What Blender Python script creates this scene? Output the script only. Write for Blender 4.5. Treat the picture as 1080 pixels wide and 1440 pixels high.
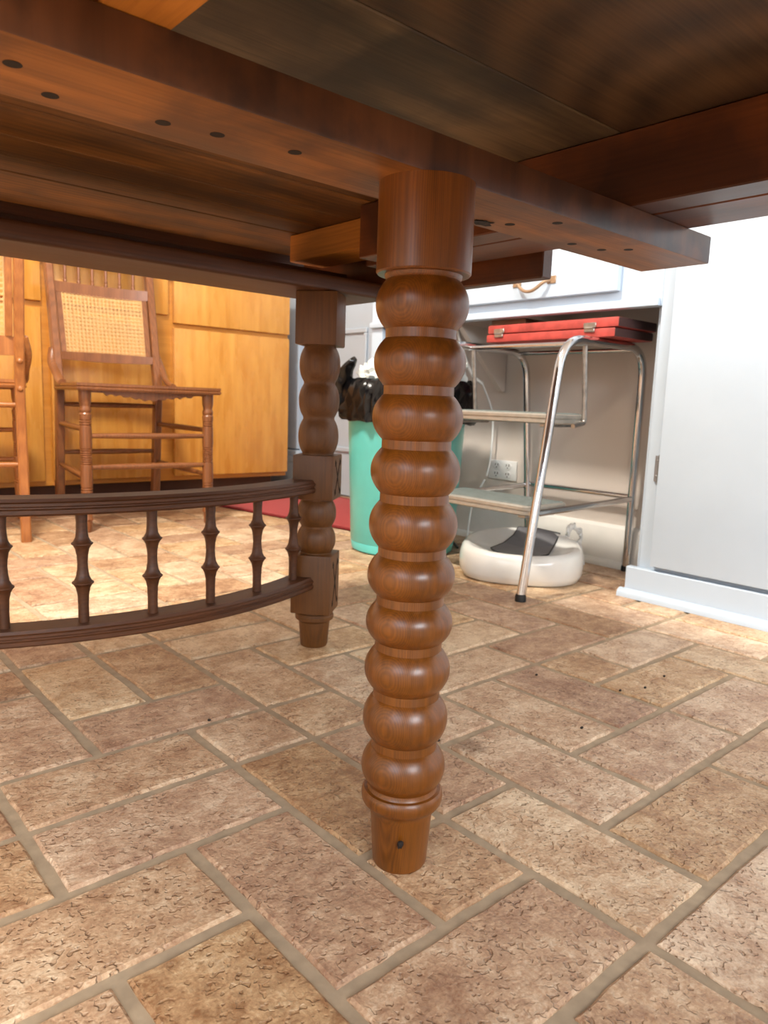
import bpy, bmesh, math, random
from mathutils import Vector, Matrix, noise

# ---------------------------------------------------------------- clear
for o in list(bpy.data.objects):
    bpy.data.objects.remove(o, do_unlink=True)
SC = bpy.context.scene
C = SC.collection
R = math.radians

# ---------------------------------------------------------------- camera
YAW, PITCH, ROLL = 0.7247, 0.1475, 0.0362
CAM = Vector((-0.5232, -0.2521, 0.4220))
fh = Vector((math.sin(YAW), math.cos(YAW), 0))
fwd = fh * math.cos(PITCH) + Vector((0, 0, -math.sin(PITCH)))
right0 = Vector((math.cos(YAW), -math.sin(YAW), 0))
up0 = right0.cross(fwd)
right = right0 * math.cos(ROLL) + up0 * math.sin(ROLL)
up = up0 * math.cos(ROLL) - right0 * math.sin(ROLL)
cd = bpy.data.cameras.new('camera')
cam = bpy.data.objects.new('camera', cd)
C.objects.link(cam)
cam.matrix_world = Matrix(((right.x, up.x, -fwd.x, CAM.x), (right.y, up.y, -fwd.y, CAM.y),
                           (right.z, up.z, -fwd.z, CAM.z), (0, 0, 0, 1)))
cd.sensor_fit = 'HORIZONTAL'
cd.sensor_width = 36.0
cd.lens = 1030.35 / 1080 * 36.0
cd.clip_start = 0.01
cd.dof.use_dof = True
cd.dof.focus_distance = 0.68
cd.dof.aperture_fstop = 17.0
SC.camera = cam

# ---------------------------------------------------------------- world, light, exposure
w = bpy.data.worlds.new('world')
SC.world = w
w.use_nodes = True
w.node_tree.nodes['Background'].inputs[0].default_value = (0.75, 0.86, 1.0, 1)
w.node_tree.nodes['Background'].inputs[1].default_value = 1.0
vs = SC.view_settings
vs.view_transform = 'Standard'
vs.look = 'None'
vs.gamma = 1.0
vs.use_curve_mapping = False
vs.exposure = 0.0


def area_light(name, loc, target, sx, sy, power, color, shape='RECTANGLE'):
    d = bpy.data.lights.new(name, 'AREA')
    d.shape = shape
    d.size = sx
    if shape in ('RECTANGLE', 'ELLIPSE'):
        d.size_y = sy
    d.energy = power
    d.color = color
    o = bpy.data.objects.new(name, d)
    C.objects.link(o)
    o.location = loc
    dv = Vector(target) - Vector(loc)
    o.rotation_euler = dv.to_track_quat('-Z', 'Y').to_euler()
    return o


# added fill lights at made-up windows (behind and to the left of the photographer)
area_light('added_window_fill', (-2.62, -0.9, 1.5), (1.0, -0.3, 0.4), 1.5, 1.2, 30, (0.70, 0.85, 1.0))
area_light('added_window_fill', (-0.9, -2.42, 1.5), (0.0, 0.5, 0.3), 1.5, 1.2, 135, (0.88, 0.94, 1.0))
LAMPS = [(-0.40, 1.0, 2.40, 100, (1.0, 0.92, 0.80)), (-1.3, -1.2, 2.40, 30, (1.0, 0.86, 0.68))]  # the second lamp is added as fill for the foreground

# ================================================================ helpers


def new_mat(name):
    m = bpy.data.materials.new(name)
    m.use_nodes = True
    nt = m.node_tree
    return m, nt, nt.nodes['Principled BSDF']


def srgb(r, g, b):
    f = lambda c: (c / 255 / 12.92) if c / 255 <= 0.04045 else ((c / 255 + 0.055) / 1.055) ** 2.4
    return (f(r), f(g), f(b), 1)


def plain(name, col, rough=0.5, metal=0.0, coat=0.0, spec=0.5, var=0.04, scale=30, bump=0.0, sheen=0.0):
    """A material with a little procedural unevenness in colour and relief."""
    m, nt, b = new_mat(name)
    tc = nt.nodes.new('ShaderNodeTexCoord')
    n = nt.nodes.new('ShaderNodeTexNoise')
    n.inputs['Scale'].default_value = scale
    n.inputs['Detail'].default_value = 4
    nt.links.new(tc.outputs['Object'], n.inputs['Vector'])
    hs = nt.nodes.new('ShaderNodeHueSaturation')
    hs.inputs['Color'].default_value = col
    mr = nt.nodes.new('ShaderNodeMapRange')
    mr.inputs['From Min'].default_value = 0.3
    mr.inputs['From Max'].default_value = 0.7
    mr.inputs['To Min'].default_value = 1 - var
    mr.inputs['To Max'].default_value = 1 + var
    nt.links.new(n.outputs['Fac'], mr.inputs['Value'])
    nt.links.new(mr.outputs['Result'], hs.inputs['Value'])
    nt.links.new(hs.outputs['Color'], b.inputs['Base Color'])
    b.inputs['Roughness'].default_value = rough
    b.inputs['Metallic'].default_value = metal
    b.inputs['Coat Weight'].default_value = coat
    b.inputs['Coat Roughness'].default_value = 0.15
    b.inputs['Specular IOR Level'].default_value = spec
    b.inputs['Sheen Weight'].default_value = sheen
    if bump:
        bp = nt.nodes.new('ShaderNodeBump')
        bp.inputs['Strength'].default_value = bump
        bp.inputs['Distance'].default_value = 0.002
        nt.links.new(n.outputs['Fac'], bp.inputs['Height'])
        nt.links.new(bp.outputs['Normal'], b.inputs['Normal'])
    return m


def wood(name, dark, light, axis='X', pith=(0.05, 0.05, 0.05), ring=55, fiber=1.0, rough=0.4, coat=0.0,
         stain=None, stain_amt=0.0, stain_scale=6.0, rand=True, tilt=0.03, ring_amt=0.5, bump=0.15, blotch=0.25, dust=None, dust_amt=0.0):
    """Wood: growth rings round a pith that lies off the piece, long fibres, blotches and stains."""
    m, nt, b = new_mat(name)
    L = nt.links.new
    N = nt.nodes.new
    tc = N('ShaderNodeTexCoord')
    src = tc.outputs['Object']
    oi = N('ShaderNodeObjectInfo')
    if rand:
        mul = N('ShaderNodeVectorMath'); mul.operation = 'SCALE'
        cmb = N('ShaderNodeCombineXYZ')
        m1 = N('ShaderNodeMath'); m1.operation = 'MULTIPLY'; m1.inputs[1].default_value = 7.31
        L(oi.outputs['Random'], m1.inputs[0])
        m2 = N('ShaderNodeMath'); m2.operation = 'FRACT'
        L(m1.outputs[0], m2.inputs[0])
        L(oi.outputs['Random'], cmb.inputs[0]); L(m2.outputs[0], cmb.inputs[1]); L(m1.outputs[0], cmb.inputs[2])
        L(cmb.outputs[0], mul.inputs[0]); mul.inputs['Scale'].default_value = 0.13
        add = N('ShaderNodeVectorMath'); add.operation = 'ADD'
        L(src, add.inputs[0]); L(mul.outputs[0], add.inputs[1])
        src = add.outputs[0]
    ai = 'XYZ'.index(axis)
    # rings
    mp = N('ShaderNodeMapping')
    mp.inputs['Location'].default_value = pith
    rot = [0, 0, 0]
    rot[(ai + 1) % 3] = tilt
    rot[(ai + 2) % 3] = tilt * 0.7
    mp.inputs['Rotation'].default_value = rot
    L(src, mp.inputs['Vector'])
    wv = N('ShaderNodeTexWave')
    wv.wave_type = 'RINGS'
    wv.rings_direction = axis
    wv.wave_profile = 'SIN'
    wv.inputs['Scale'].default_value = ring
    wv.inputs['Distortion'].default_value = 1.6
    wv.inputs['Detail'].default_value = 3
    wv.inputs['Detail Scale'].default_value = 0.25
    L(mp.outputs[0], wv.inputs['Vector'])
    # fibres
    mf = N('ShaderNodeMapping')
    s = [260 * fiber] * 3
    s[ai] = 9 * fiber
    mf.inputs['Scale'].default_value = s
    L(src, mf.inputs['Vector'])
    nf = N('ShaderNodeTexNoise')
    nf.inputs['Scale'].default_value = 1.0
    nf.inputs['Detail'].default_value = 5
    nf.inputs['Roughness'].default_value = 0.65
    L(mf.outputs[0], nf.inputs['Vector'])
    # blotches
    mb = N('ShaderNodeMapping')
    s = [22.0] * 3
    s[ai] = 5
    mb.inputs['Scale'].default_value = s
    L(src, mb.inputs['Vector'])
    nb = N('ShaderNodeTexNoise')
    nb.inputs['Scale'].default_value = 1.0
    nb.inputs['Detail'].default_value = 3
    L(mb.outputs[0], nb.inputs['Vector'])

    def lin(sock, k, c):
        q = N('ShaderNodeMath'); q.operation = 'MULTIPLY_ADD'
        q.inputs[1].default_value = k; q.inputs[2].default_value = c
        L(sock, q.inputs[0])
        return q.outputs[0]

    def addn(a, c):
        q = N('ShaderNodeMath'); q.operation = 'ADD'
        L(a, q.inputs[0]); L(c, q.inputs[1])
        return q.outputs[0]
    f = addn(lin(wv.outputs['Fac'], ring_amt, 0.5 - ring_amt / 2), lin(nf.outputs['Fac'], 0.9, -0.45))
    f = addn(f, lin(nb.outputs['Fac'], blotch * 4, -blotch * 2))
    cr = N('ShaderNodeValToRGB')
    cr.color_ramp.elements[0].color = dark
    cr.color_ramp.elements[1].color = light
    cr.color_ramp.elements[0].position = 0.05
    cr.color_ramp.elements[1].position = 0.95
    L(f, cr.inputs[0])
    col = cr.outputs[0]
    if stain is not None:
        ns = N('ShaderNodeTexNoise')
        ns.inputs['Scale'].default_value = stain_scale
        ns.inputs['Detail'].default_value = 5
        L(src, ns.inputs['Vector'])
        r2 = N('ShaderNodeMapRange')
        r2.inputs['From Min'].default_value = 0.48
        r2.inputs['From Max'].default_value = 0.62
        r2.inputs['To Max'].default_value = stain_amt
        L(ns.outputs['Fac'], r2.inputs['Value'])
        mx = N('ShaderNodeMix'); mx.data_type = 'RGBA'
        L(r2.outputs[0], mx.inputs['Factor']); L(col, mx.inputs['A'])
        mx.inputs['B'].default_value = stain
        col = mx.outputs['Result']
    L(col, b.inputs['Base Color'])
    rr = N('ShaderNodeMapRange')
    rr.inputs['To Min'].default_value = max(0.05, rough - 0.12)
    rr.inputs['To Max'].default_value = min(1, rough + 0.12)
    L(nb.outputs['Fac'], rr.inputs['Value'])
    L(rr.outputs[0], b.inputs['Roughness'])
    b.inputs['Coat Weight'].default_value = coat
    b.inputs['Coat Roughness'].default_value = 0.28
    bp = N('ShaderNodeBump')
    bp.inputs['Strength'].default_value = bump
    bp.inputs['Distance'].default_value = 0.001
    L(nf.outputs['Fac'], bp.inputs['Height'])
    L(bp.outputs['Normal'], b.inputs['Normal'])
    return m


def obj(name, bm, mat, parent=None, smooth=None):
    me = bpy.data.meshes.new(name)
    bmesh.ops.recalc_face_normals(bm, faces=bm.faces[:])
    if smooth:
        for f in bm.faces:
            f.smooth = True
        for e in bm.edges:
            if len(e.link_faces) == 2 and e.calc_face_angle(0) > R(smooth):
                e.smooth = False
    bm.to_mesh(me)
    bm.free()
    me.materials.append(mat)
    o = bpy.data.objects.new(name, me)
    C.objects.link(o)
    if parent:
        o.parent = parent
    return o


def tag(o, label, cat, group=None):
    o['label'] = label
    o['category'] = cat
    if group:
        o['group'] = group
    return o


def thing(name, label, cat, loc=(0, 0, 0), rotz=0, group=None):
    o = bpy.data.objects.new(name, None)
    C.objects.link(o)
    o.location = loc
    o.rotation_euler = (0, 0, rotz)
    o.empty_display_size = 0.05
    return tag(o, label, cat, group)


def struct(name, bm, mat, parent=None, smooth=None):
    o = obj(name, bm, mat, parent, smooth)
    o['kind'] = 'structure'
    return o


def BM():
    return bmesh.new()


def box(bm, x0, x1, y0, y1, z0, z1, bev=0.0, seg=2, rot=0, piv=None):
    r = bmesh.ops.create_cube(bm, size=1)
    vs_ = r['verts']
    bmesh.ops.scale(bm, vec=(abs(x1 - x0), abs(y1 - y0), abs(z1 - z0)), verts=vs_)
    if bev:
        es = list({e for v in vs_ for e in v.link_edges})
        b = bmesh.ops.bevel(bm, geom=es, offset=bev, segments=seg, profile=0.6, affect='EDGES', clamp_overlap=True)
        vs_ = list({v for f in b['faces'] for v in f.verts} | {v for v in vs_ if v.is_valid})
        vs_ = list({v for f in b['faces'] for e in f.edges for ff in e.link_faces for v in ff.verts} | set(vs_))
    mid = Vector(((x0 + x1) / 2, (y0 + y1) / 2, (z0 + z1) / 2))
    bmesh.ops.translate(bm, vec=mid, verts=vs_)
    if rot:
        bmesh.ops.rotate(bm, cent=piv or mid, matrix=Matrix.Rotation(rot, 3, 'Z'), verts=vs_)
    return vs_


def bx(*a, **k):
    bm = BM()
    box(bm, *a, **k)
    return bm


def lathe(bm, prof, cx=0, cy=0, n=40, z0=0):
    """prof: list of (r, z) from bottom to top; caps both ends."""
    rings = []
    for r, z in prof:
        rings.append([bm.verts.new((cx + r * math.cos(2 * math.pi * i / n), cy + r * math.sin(2 * math.pi * i / n), z0 + z)) for i in range(n)])
    for a, b in zip(rings, rings[1:]):
        for i in range(n):
            bm.faces.new((a[i], a[(i + 1) % n], b[(i + 1) % n], b[i]))
    bm.faces.new(rings[0][::-1])
    bm.faces.new(rings[-1])
    return bm


def frames(pts):
    P = [Vector(p) for p in pts]
    T = []
    for i in range(len(P)):
        a = P[max(0, i - 1)]
        b = P[min(len(P) - 1, i + 1)]
        T.append((b - a).normalized())
    ref = Vector((0, 0, 1)) if abs(T[0].z) < 0.9 else Vector((1, 0, 0))
    n = (ref - T[0] * ref.dot(T[0])).normalized()
    out = []
    for t in T:
        n = (n - t * n.dot(t)).normalized()
        out.append((n, t.cross(n)))
    return P, T, out


def tube(bm, pts, rad, n=10, flat=1.0):
    P, T, F = frames(pts)
    rr = rad if isinstance(rad, (list, tuple)) else [rad] * len(P)
    rings = []
    for p, (a, b), r in zip(P, F, rr):
        rings.append([bm.verts.new(p + a * (r * math.cos(2 * math.pi * i / n)) + b * (r * flat * math.sin(2 * math.pi * i / n))) for i in range(n)])
    for a, b in zip(rings, rings[1:]):
        for i in range(n):
            bm.faces.new((a[i], a[(i + 1) % n], b[(i + 1) % n], b[i]))
    bm.faces.new(rings[0][::-1])
    bm.faces.new(rings[-1])
    return bm


def spline(pts, n=8):
    P = [Vector(p) for p in pts]
    out = []
    for i in range(len(P) - 1):
        p0 = P[max(0, i - 1)]; p1 = P[i]; p2 = P[i + 1]; p3 = P[min(len(P) - 1, i + 2)]
        for k in range(n):
            t = k / n
            out.append(0.5 * ((2 * p1) + (p2 - p0) * t + (2 * p0 - 5 * p1 + 4 * p2 - p3) * t * t + (3 * p1 - p0 - 3 * p2 + p3) * t ** 3))
    out.append(P[-1])
    return out


def rounded_path(pts, rad, n=6):
    """Polyline with its inner corners rounded."""
    P = [Vector(p) for p in pts]
    out = [P[0]]
    for i in range(1, len(P) - 1):
        a = (P[i - 1] - P[i]); b = (P[i + 1] - P[i])
        r = min(rad, a.length * 0.49, b.length * 0.49)
        s = P[i] + a.normalized() * r
        e = P[i] + b.normalized() * r
        for k in range(n + 1):
            t = k / n
            out.append(s * (1 - t) ** 2 + P[i] * 2 * t * (1 - t) + e * t * t)
    out.append(P[-1])
    return out


def prism(bm, outline, axis, a0, a1):
    """Extrude a 2D outline along axis from a0 to a1."""
    def pt(p, a):
        return {'X': (a, p[0], p[1]), 'Y': (p[0], a, p[1]), 'Z': (p[0], p[1], a)}[axis]
    lo = [bm.verts.new(pt(p, a0)) for p in outline]
    hi = [bm.verts.new(pt(p, a1)) for p in outline]
    n = len(outline)
    for i in range(n):
        bm.faces.new((lo[i], lo[(i + 1) % n], hi[(i + 1) % n], hi[i]))
    bm.faces.new(lo[::-1])
    bm.faces.new(hi)
    return bm


def sweep(bm, path, section):
    """Sweep a closed (offset, z) section along a horizontal path of (x, y)."""
    P = [Vector((p[0], p[1], 0)) for p in path]
    rings = []
    for i, p in enumerate(P):
        t = (P[min(len(P) - 1, i + 1)] - P[max(0, i - 1)]).normalized()
        nrm = Vector((-t.y, t.x, 0))
        rings.append([bm.verts.new((p.x + nrm.x * o_, p.y + nrm.y * o_, z_)) for o_, z_ in section])
    n = len(section)
    for a, b in zip(rings, rings[1:]):
        for i in range(n):
            bm.faces.new((a[i], a[(i + 1) % n], b[(i + 1) % n], b[i]))
    bm.faces.new(rings[0][::-1])
    bm.faces.new(rings[-1])
    return bm


def blob(bm, cx, cy, cz, rx, ry, rz, sub=3, amp=0.0, fr=8.0, seed=0):
    r = bmesh.ops.create_icosphere(bm, subdivisions=sub, radius=1)
    for v in r['verts']:
        d = v.co.normalized()
        k = 1 + amp * noise.noise(d * fr + Vector((seed, seed * 2, 0)))
        v.co = Vector((cx + d.x * rx * k, cy + d.y * ry * k, cz + d.z * rz * k))


# ================================================================ materials
def tile_material():
    m, nt, b = new_mat('stone_look_tile')
    L = nt.links.new
    N = nt.nodes.new
    tc = N('ShaderNodeTexCoord')
    oi = N('ShaderNodeObjectInfo')
    geo = N('ShaderNodeNewGeometry')
    src = geo.outputs['Position']

    def nz(scale, detail, rough=0.55, dist=0.0, vec=src):
        n = N('ShaderNodeTexNoise')
        n.inputs['Scale'].default_value = scale
        n.inputs['Detail'].default_value = detail
        n.inputs['Roughness'].default_value = rough
        n.inputs['Distortion'].default_value = dist
        L(vec, n.inputs['Vector'])
        return n.outputs['Fac']
    big = nz(16, 5, 0.6, 0.3)
    mid = nz(70, 6, 0.68, 0.0)
    fine = nz(320, 4, 0.6)
    cr = N('ShaderNodeValToRGB')
    e = cr.color_ramp.elements
    e[0].position = 0.28; e[0].color = srgb(150, 112, 80)
    e[1].position = 0.72; e[1].color = srgb(230, 206, 170)
    k = cr.color_ramp.elements.new(0.5); k.color = srgb(194, 160, 122)

    def mad(s, k_, c_):
        q = N('ShaderNodeMath'); q.operation = 'MULTIPLY_ADD'
        q.inputs[1].default_value = k_; q.inputs[2].default_value = c_
        L(s, q.inputs[0]); return q.outputs[0]

    def add(a, c_):
        q = N('ShaderNodeMath'); q.operation = 'ADD'
        L(a, q.inputs[0]); L(c_, q.inputs[1]); return q.outputs[0]
    f = add(add(mad(big, 0.68, 0.0), mad(mid, 0.62, 0.0)), mad(fine, 0.45, -0.365))
    rnd = mad(oi.outputs['Random'], 0.20, -0.10)
    f = add(f, rnd)
    L(f, cr.inputs[0])
    hs = N('ShaderNodeHueSaturation')
    m1 = N('ShaderNodeMath'); m1.operation = 'MULTIPLY'; m1.inputs[1].default_value = 13.7
    L(oi.outputs['Random'], m1.inputs[0])
    m2 = N('ShaderNodeMath'); m2.operation = 'FRACT'
    L(m1.outputs[0], m2.inputs[0])
    L(mad(m2.outputs[0], 0.008, 0.490), hs.inputs['Hue'])
    L(mad(m2.outputs[0], 0.16, 0.90), hs.inputs['Saturation'])
    L(cr.outputs[0], hs.inputs['Color'])
    # one old brown stain, on the tile beside the centre leg
    sub = N('ShaderNodeVectorMath'); sub.operation = 'DISTANCE'
    sub.inputs[1].default_value = (0.140, 0.325, 0.0)
    wob = N('ShaderNodeVectorMath'); wob.operation = 'MULTIPLY_ADD'
    nv = N('ShaderNodeTexNoise'); nv.inputs['Scale'].default_value = 60
    L(src, nv.inputs['Vector'])
    L(nv.outputs['Color'], wob.inputs[0]); wob.inputs[1].default_value = (0.05, 0.05, 0.0)
    L(src, wob.inputs[2])
    sub2 = N('ShaderNodeVectorMath'); sub2.operation = 'SUBTRACT'
    L(wob.outputs[0], sub2.inputs[0]); sub2.inputs[1].default_value = (0.025, 0.025, 0)
    L(sub2.outputs[0], sub.inputs[0])
    mr = N('ShaderNodeMapRange')
    mr.inputs['From Min'].default_value = 0.008; mr.inputs['From Max'].default_value = 0.034
    mr.inputs['To Min'].default_value = 0.55; mr.inputs['To Max'].default_value = 0.0
    L(sub.outputs['Value'], mr.inputs['Value'])
    mx = N('ShaderNodeMix'); mx.data_type = 'RGBA'
    L(mr.outputs[0], mx.inputs['Factor']); L(hs.outputs[0], mx.inputs['A'])
    mx.inputs['B'].default_value = srgb(92, 58, 28)
    L(mx.outputs['Result'], b.inputs['Base Color'])
    b.inputs['Roughness'].default_value = 0.46
    b.inputs['Specular IOR Level'].default_value = 0.45
    # pits and ripples pressed into the surface; dirt stays in the pits
    pn = nz(170, 1, 0.4, 0.2)
    pit = N('ShaderNodeMapRange')
    pit.interpolation_type = 'SMOOTHSTEP'
    pit.inputs['From Min'].default_value = 0.56; pit.inputs['From Max'].default_value = 0.66
    L(pn, pit.inputs['Value'])
    gate = N('ShaderNodeMapRange')
    gate.inputs['From Min'].default_value = 0.40; gate.inputs['From Max'].default_value = 0.60
    L(nz(24, 3), gate.inputs['Value'])
    hmul = N('ShaderNodeMath'); hmul.operation = 'MULTIPLY'
    L(pit.outputs[0], hmul.inputs[0]); L(gate.outputs[0], hmul.inputs[1])
    rip = nz(80, 3, 0.5, 0.2)
    hgt = add(add(mad(hmul.outputs[0], -0.65, 0.0), mad(rip, 0.75, 0.0)), mad(fine, 0.12, 0))
    dk = N('ShaderNodeMix'); dk.data_type = 'RGBA'; dk.blend_type = 'MULTIPLY'
    L(mad(hmul.outputs[0], 0.28, 0.0), dk.inputs['Factor'])
    L(mx.outputs['Result'], dk.inputs['A'])
    dk.inputs['B'].default_value = srgb(150, 118, 92)
    L(dk.outputs['Result'], b.inputs['Base Color'])
    bp = N('ShaderNodeBump')
    bp.inputs['Strength'].default_value = 0.8
    bp.inputs['Distance'].default_value = 0.004
    L(hgt, bp.inputs['Height'])
    L(bp.outputs['Normal'], b.inputs['Normal'])
    return m


M = {}
M['tile'] = tile_material()
M['grout'] = plain('grout', srgb(170, 150, 124), 0.8, var=0.14, scale=60, bump=0.4)
M['white_paint'] = plain('white_paint', srgb(184, 198, 212), 0.42, var=0.015, scale=12, bump=0.05)
M['wall_paint'] = plain('wall_paint', srgb(222, 216, 208), 0.6, var=0.02, scale=8)
M['ceiling_paint'] = plain('ceiling_paint', srgb(232, 228, 220), 0.8, var=0.02)
M['leg_wood'] = wood('varnished_leg_wood', srgb(66, 33, 3), srgb(144, 82, 16), 'Z', pith=(0.0590, 0.0175, 0.0), ring=210, rough=0.36, coat=0.22,
                     rand=False, tilt=0.0, ring_amt=0.20, blotch=0.2, bump=0.12)
M['corner_leg_wood'] = wood('dull_leg_wood', srgb(62, 34, 9), srgb(120, 74, 28), 'Z', pith=(0.05, 0.02, 0), ring=120, rough=0.48, coat=0.0,
                            rand=False, ring_amt=0.1, blotch=0.2, stain=srgb(112, 80, 54), stain_amt=0.3, stain_scale=9)
M['gallery_wood'] = wood('gallery_wood', srgb(50, 24, 8), srgb(98, 56, 26), 'X', ring=60, rough=0.5, coat=0.0, ring_amt=0.1, blotch=0.15)
M['cleat_wood'] = wood('cleat_wood', srgb(88, 50, 18), srgb(176, 112, 50), 'X', pith=(0, 0.09, -0.03), ring=60, rough=0.5, ring_amt=0.12, blotch=0.35,
                       stain=srgb(70, 42, 28), stain_amt=0.65, stain_scale=11, rand=False)
M['slide_wood'] = wood('slide_wood', srgb(74, 34, 12), srgb(128, 70, 32), 'Y', pith=(0.1, 0, 0.05), ring=50, rough=0.38, coat=0.15, ring_amt=0.1, blotch=0.3,
                       stain=srgb(50, 24, 13), stain_amt=0.7, stain_scale=7)
M['slide_pale'] = wood('slide_pale_wood', srgb(150, 84, 26), srgb(214, 140, 56), 'Y', pith=(0.1, 0, 0.05), ring=50, rough=0.5, ring_amt=0.12, blotch=0.25)
M['leaf_wood'] = wood('leaf_underside_wood', srgb(46, 31, 18), srgb(102, 74, 46), 'X', pith=(0, 0.02, 0.030), ring=46, rough=0.6, ring_amt=0.42, blotch=0.12, tilt=0.09)
M['grey_leaf_wood'] = wood('grey_leaf_wood', srgb(62, 51, 36), srgb(146, 120, 86), 'X', pith=(0, 0.05, 0.06), ring=40, rough=0.65, ring_amt=0.16, blotch=0.4,
                           stain=srgb(52, 42, 36), stain_amt=0.7, stain_scale=5)
def patch(m, x_from, x_to, amount):
    nt = m.node_tree
    b = nt.nodes['Principled BSDF']
    src = b.inputs['Base Color'].links[0].from_socket
    tc = nt.nodes.new('ShaderNodeTexCoord')
    sp = nt.nodes.new('ShaderNodeSeparateXYZ')
    nt.links.new(tc.outputs['Object'], sp.inputs[0])
    ns = nt.nodes.new('ShaderNodeTexNoise')
    ns.inputs['Scale'].default_value = 30
    nt.links.new(tc.outputs['Object'], ns.inputs['Vector'])
    ad = nt.nodes.new('ShaderNodeMath'); ad.operation = 'MULTIPLY_ADD'
    ad.inputs[1].default_value = 0.02
    nt.links.new(ns.outputs['Fac'], ad.inputs[0]); nt.links.new(sp.outputs[0], ad.inputs[2])
    r1 = nt.nodes.new('ShaderNodeMapRange')
    r1.inputs['From Min'].default_value = x_from; r1.inputs['From Max'].default_value = x_from + 0.012
    r1.inputs['To Max'].default_value = amount
    nt.links.new(ad.outputs[0], r1.inputs['Value'])
    r2 = nt.nodes.new('ShaderNodeMapRange')
    r2.inputs['From Min'].default_value = x_to; r2.inputs['From Max'].default_value = x_to + 0.10
    r2.inputs['To Min'].default_value = 1.0; r2.inputs['To Max'].default_value = 0.3
    nt.links.new(ad.outputs[0], r2.inputs['Value'])
    mu = nt.nodes.new('ShaderNodeMath'); mu.operation = 'MULTIPLY'
    nt.links.new(r1.outputs[0], mu.inputs[0]); nt.links.new(r2.outputs[0], mu.inputs[1])
    mx = nt.nodes.new('ShaderNodeMix'); mx.data_type = 'RGBA'
    nt.links.new(mu.outputs[0], mx.inputs['Factor']); nt.links.new(src, mx.inputs['A'])
    mx.inputs['B'].default_value = srgb(38, 32, 28)
    nt.links.new(mx.outputs['Result'], b.inputs['Base Color'])


patch(M['grey_leaf_wood'], -0.112 - (-0.088), 0.02, 0.62)
M['top_wood'] = wood('tabletop_underside_wood', srgb(70, 42, 16), srgb(146, 94, 40), 'X', pith=(0, 0.07, 0.03), ring=50, rough=0.6, ring_amt=0.15, blotch=0.45,
                     stain=srgb(64, 42, 26), stain_amt=0.5, stain_scale=9)
M['chair_wood'] = wood('oak_chair_wood', srgb(94, 52, 26), srgb(154, 96, 54), 'Z', ring=40, rough=0.35, coat=0.25, ring_amt=0.2, blotch=0.15)
M['chair_wood_b'] = wood('golden_chair_wood', srgb(128, 70, 28), srgb(186, 118, 58), 'Z', ring=40, rough=0.35, coat=0.25, ring_amt=0.2, blotch=0.15)
M['maple'] = wood('amber_maple', srgb(190, 122, 42), srgb(224, 164, 78), 'Z', pith=(0.2, 0.2, 0), ring=8, fiber=0.4, rough=0.28, coat=0.5, ring_amt=0.1, blotch=0.28, bump=0.03)
M['maple_edge'] = wood('amber_maple_frame', srgb(172, 106, 30), srgb(212, 146, 58), 'X', pith=(0.2, 0.2, 0), ring=8, fiber=0.4, rough=0.35, coat=0.3, ring_amt=0.1, blotch=0.2, bump=0.03)
M['toe_dark'] = plain('dark_toe_board', srgb(74, 40, 22), 0.6, var=0.1)
M['cane'] = plain('woven_cane', srgb(218, 172, 112), 0.55, var=0.08, scale=90)
M['hole_dark'] = plain('screw_hole_dark', srgb(30, 18, 12), 0.8)
M['chrome'] = plain('chrome', (0.62, 0.62, 0.63, 1), 0.14, metal=1.0, var=0.05, scale=40)
M['worn_metal'] = plain('worn_metal', (0.42, 0.40, 0.38, 1), 0.35, metal=1.0, var=0.25, scale=70)
M['step_metal'] = plain('step_edge_metal', srgb(176, 172, 164), 0.36, metal=0.55, var=0.1, scale=60)
M['kneehole_paint'] = plain('kneehole_wall_paint', srgb(208, 198, 190), 0.6, var=0.03, scale=6)
M['steel'] = plain('hinge_steel', (0.30, 0.31, 0.33, 1), 0.45, metal=0.8)
M['bronze'] = plain('aged_bronze', srgb(168, 140, 112), 0.4, metal=0.6, var=0.1)
M['tread'] = plain('ribbed_grey_rubber', srgb(116, 124, 122), 0.7, var=0.12, scale=60)
M['red_case'] = plain('worn_red_case', srgb(168, 62, 54), 0.6, var=0.34, scale=26, bump=0.2)
M['case_dark'] = plain('case_dark_side', srgb(62, 40, 38), 0.6, var=0.1)
M['teal'] = plain('teal_plastic', srgb(98, 204, 200), 0.35, coat=0.2, var=0.03)
M['bag'] = plain('black_bag_plastic', srgb(4, 4, 6), 0.24, coat=0.0, spec=0.5, var=0.2, scale=40, bump=0.3)
M['paper'] = plain('white_tissue', srgb(206, 212, 210), 0.7, var=0.03)
M['basin'] = plain('white_glossy_plastic', srgb(226, 226, 222), 0.2, coat=0.4, var=0.02)
M['basin_grey'] = plain('grey_inset_plastic', srgb(112, 112, 116), 0.45, var=0.04)
M['black'] = plain('black_rubber', srgb(28, 28, 28), 0.6)
M['cord_white'] = plain('white_cord', srgb(232, 234, 232), 0.4, var=0.02)
M['cord_dark'] = plain('dark_cord', srgb(54, 44, 36), 0.5)
M['outlet'] = plain('outlet_plate', srgb(222, 222, 222), 0.4, var=0.01)
M['outlet_dark'] = plain('outlet_slot', srgb(60, 52, 48), 0.6)
M['rug'] = plain('red_rug', srgb(170, 34, 34), 0.95, var=0.16, scale=300, bump=0.6, sheen=0.2)
M['rug_edge'] = plain('rug_binding', srgb(120, 26, 30), 0.9, var=0.1, scale=200)
M['brown_rail'] = wood('brown_support_wood', srgb(70, 46, 30), srgb(120, 84, 56), 'Y', rough=0.6)
M['counter'] = plain('worktop_laminate', srgb(196, 186, 170), 0.4, var=0.06)
M['crumb'] = plain('dark_crumb', srgb(40, 30, 22), 0.8)
M['floor_dark'] = plain('subfloor', srgb(110, 96, 80), 0.9)
M['added_frame'] = plain('added_window_white', srgb(235, 235, 232), 0.5)


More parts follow.
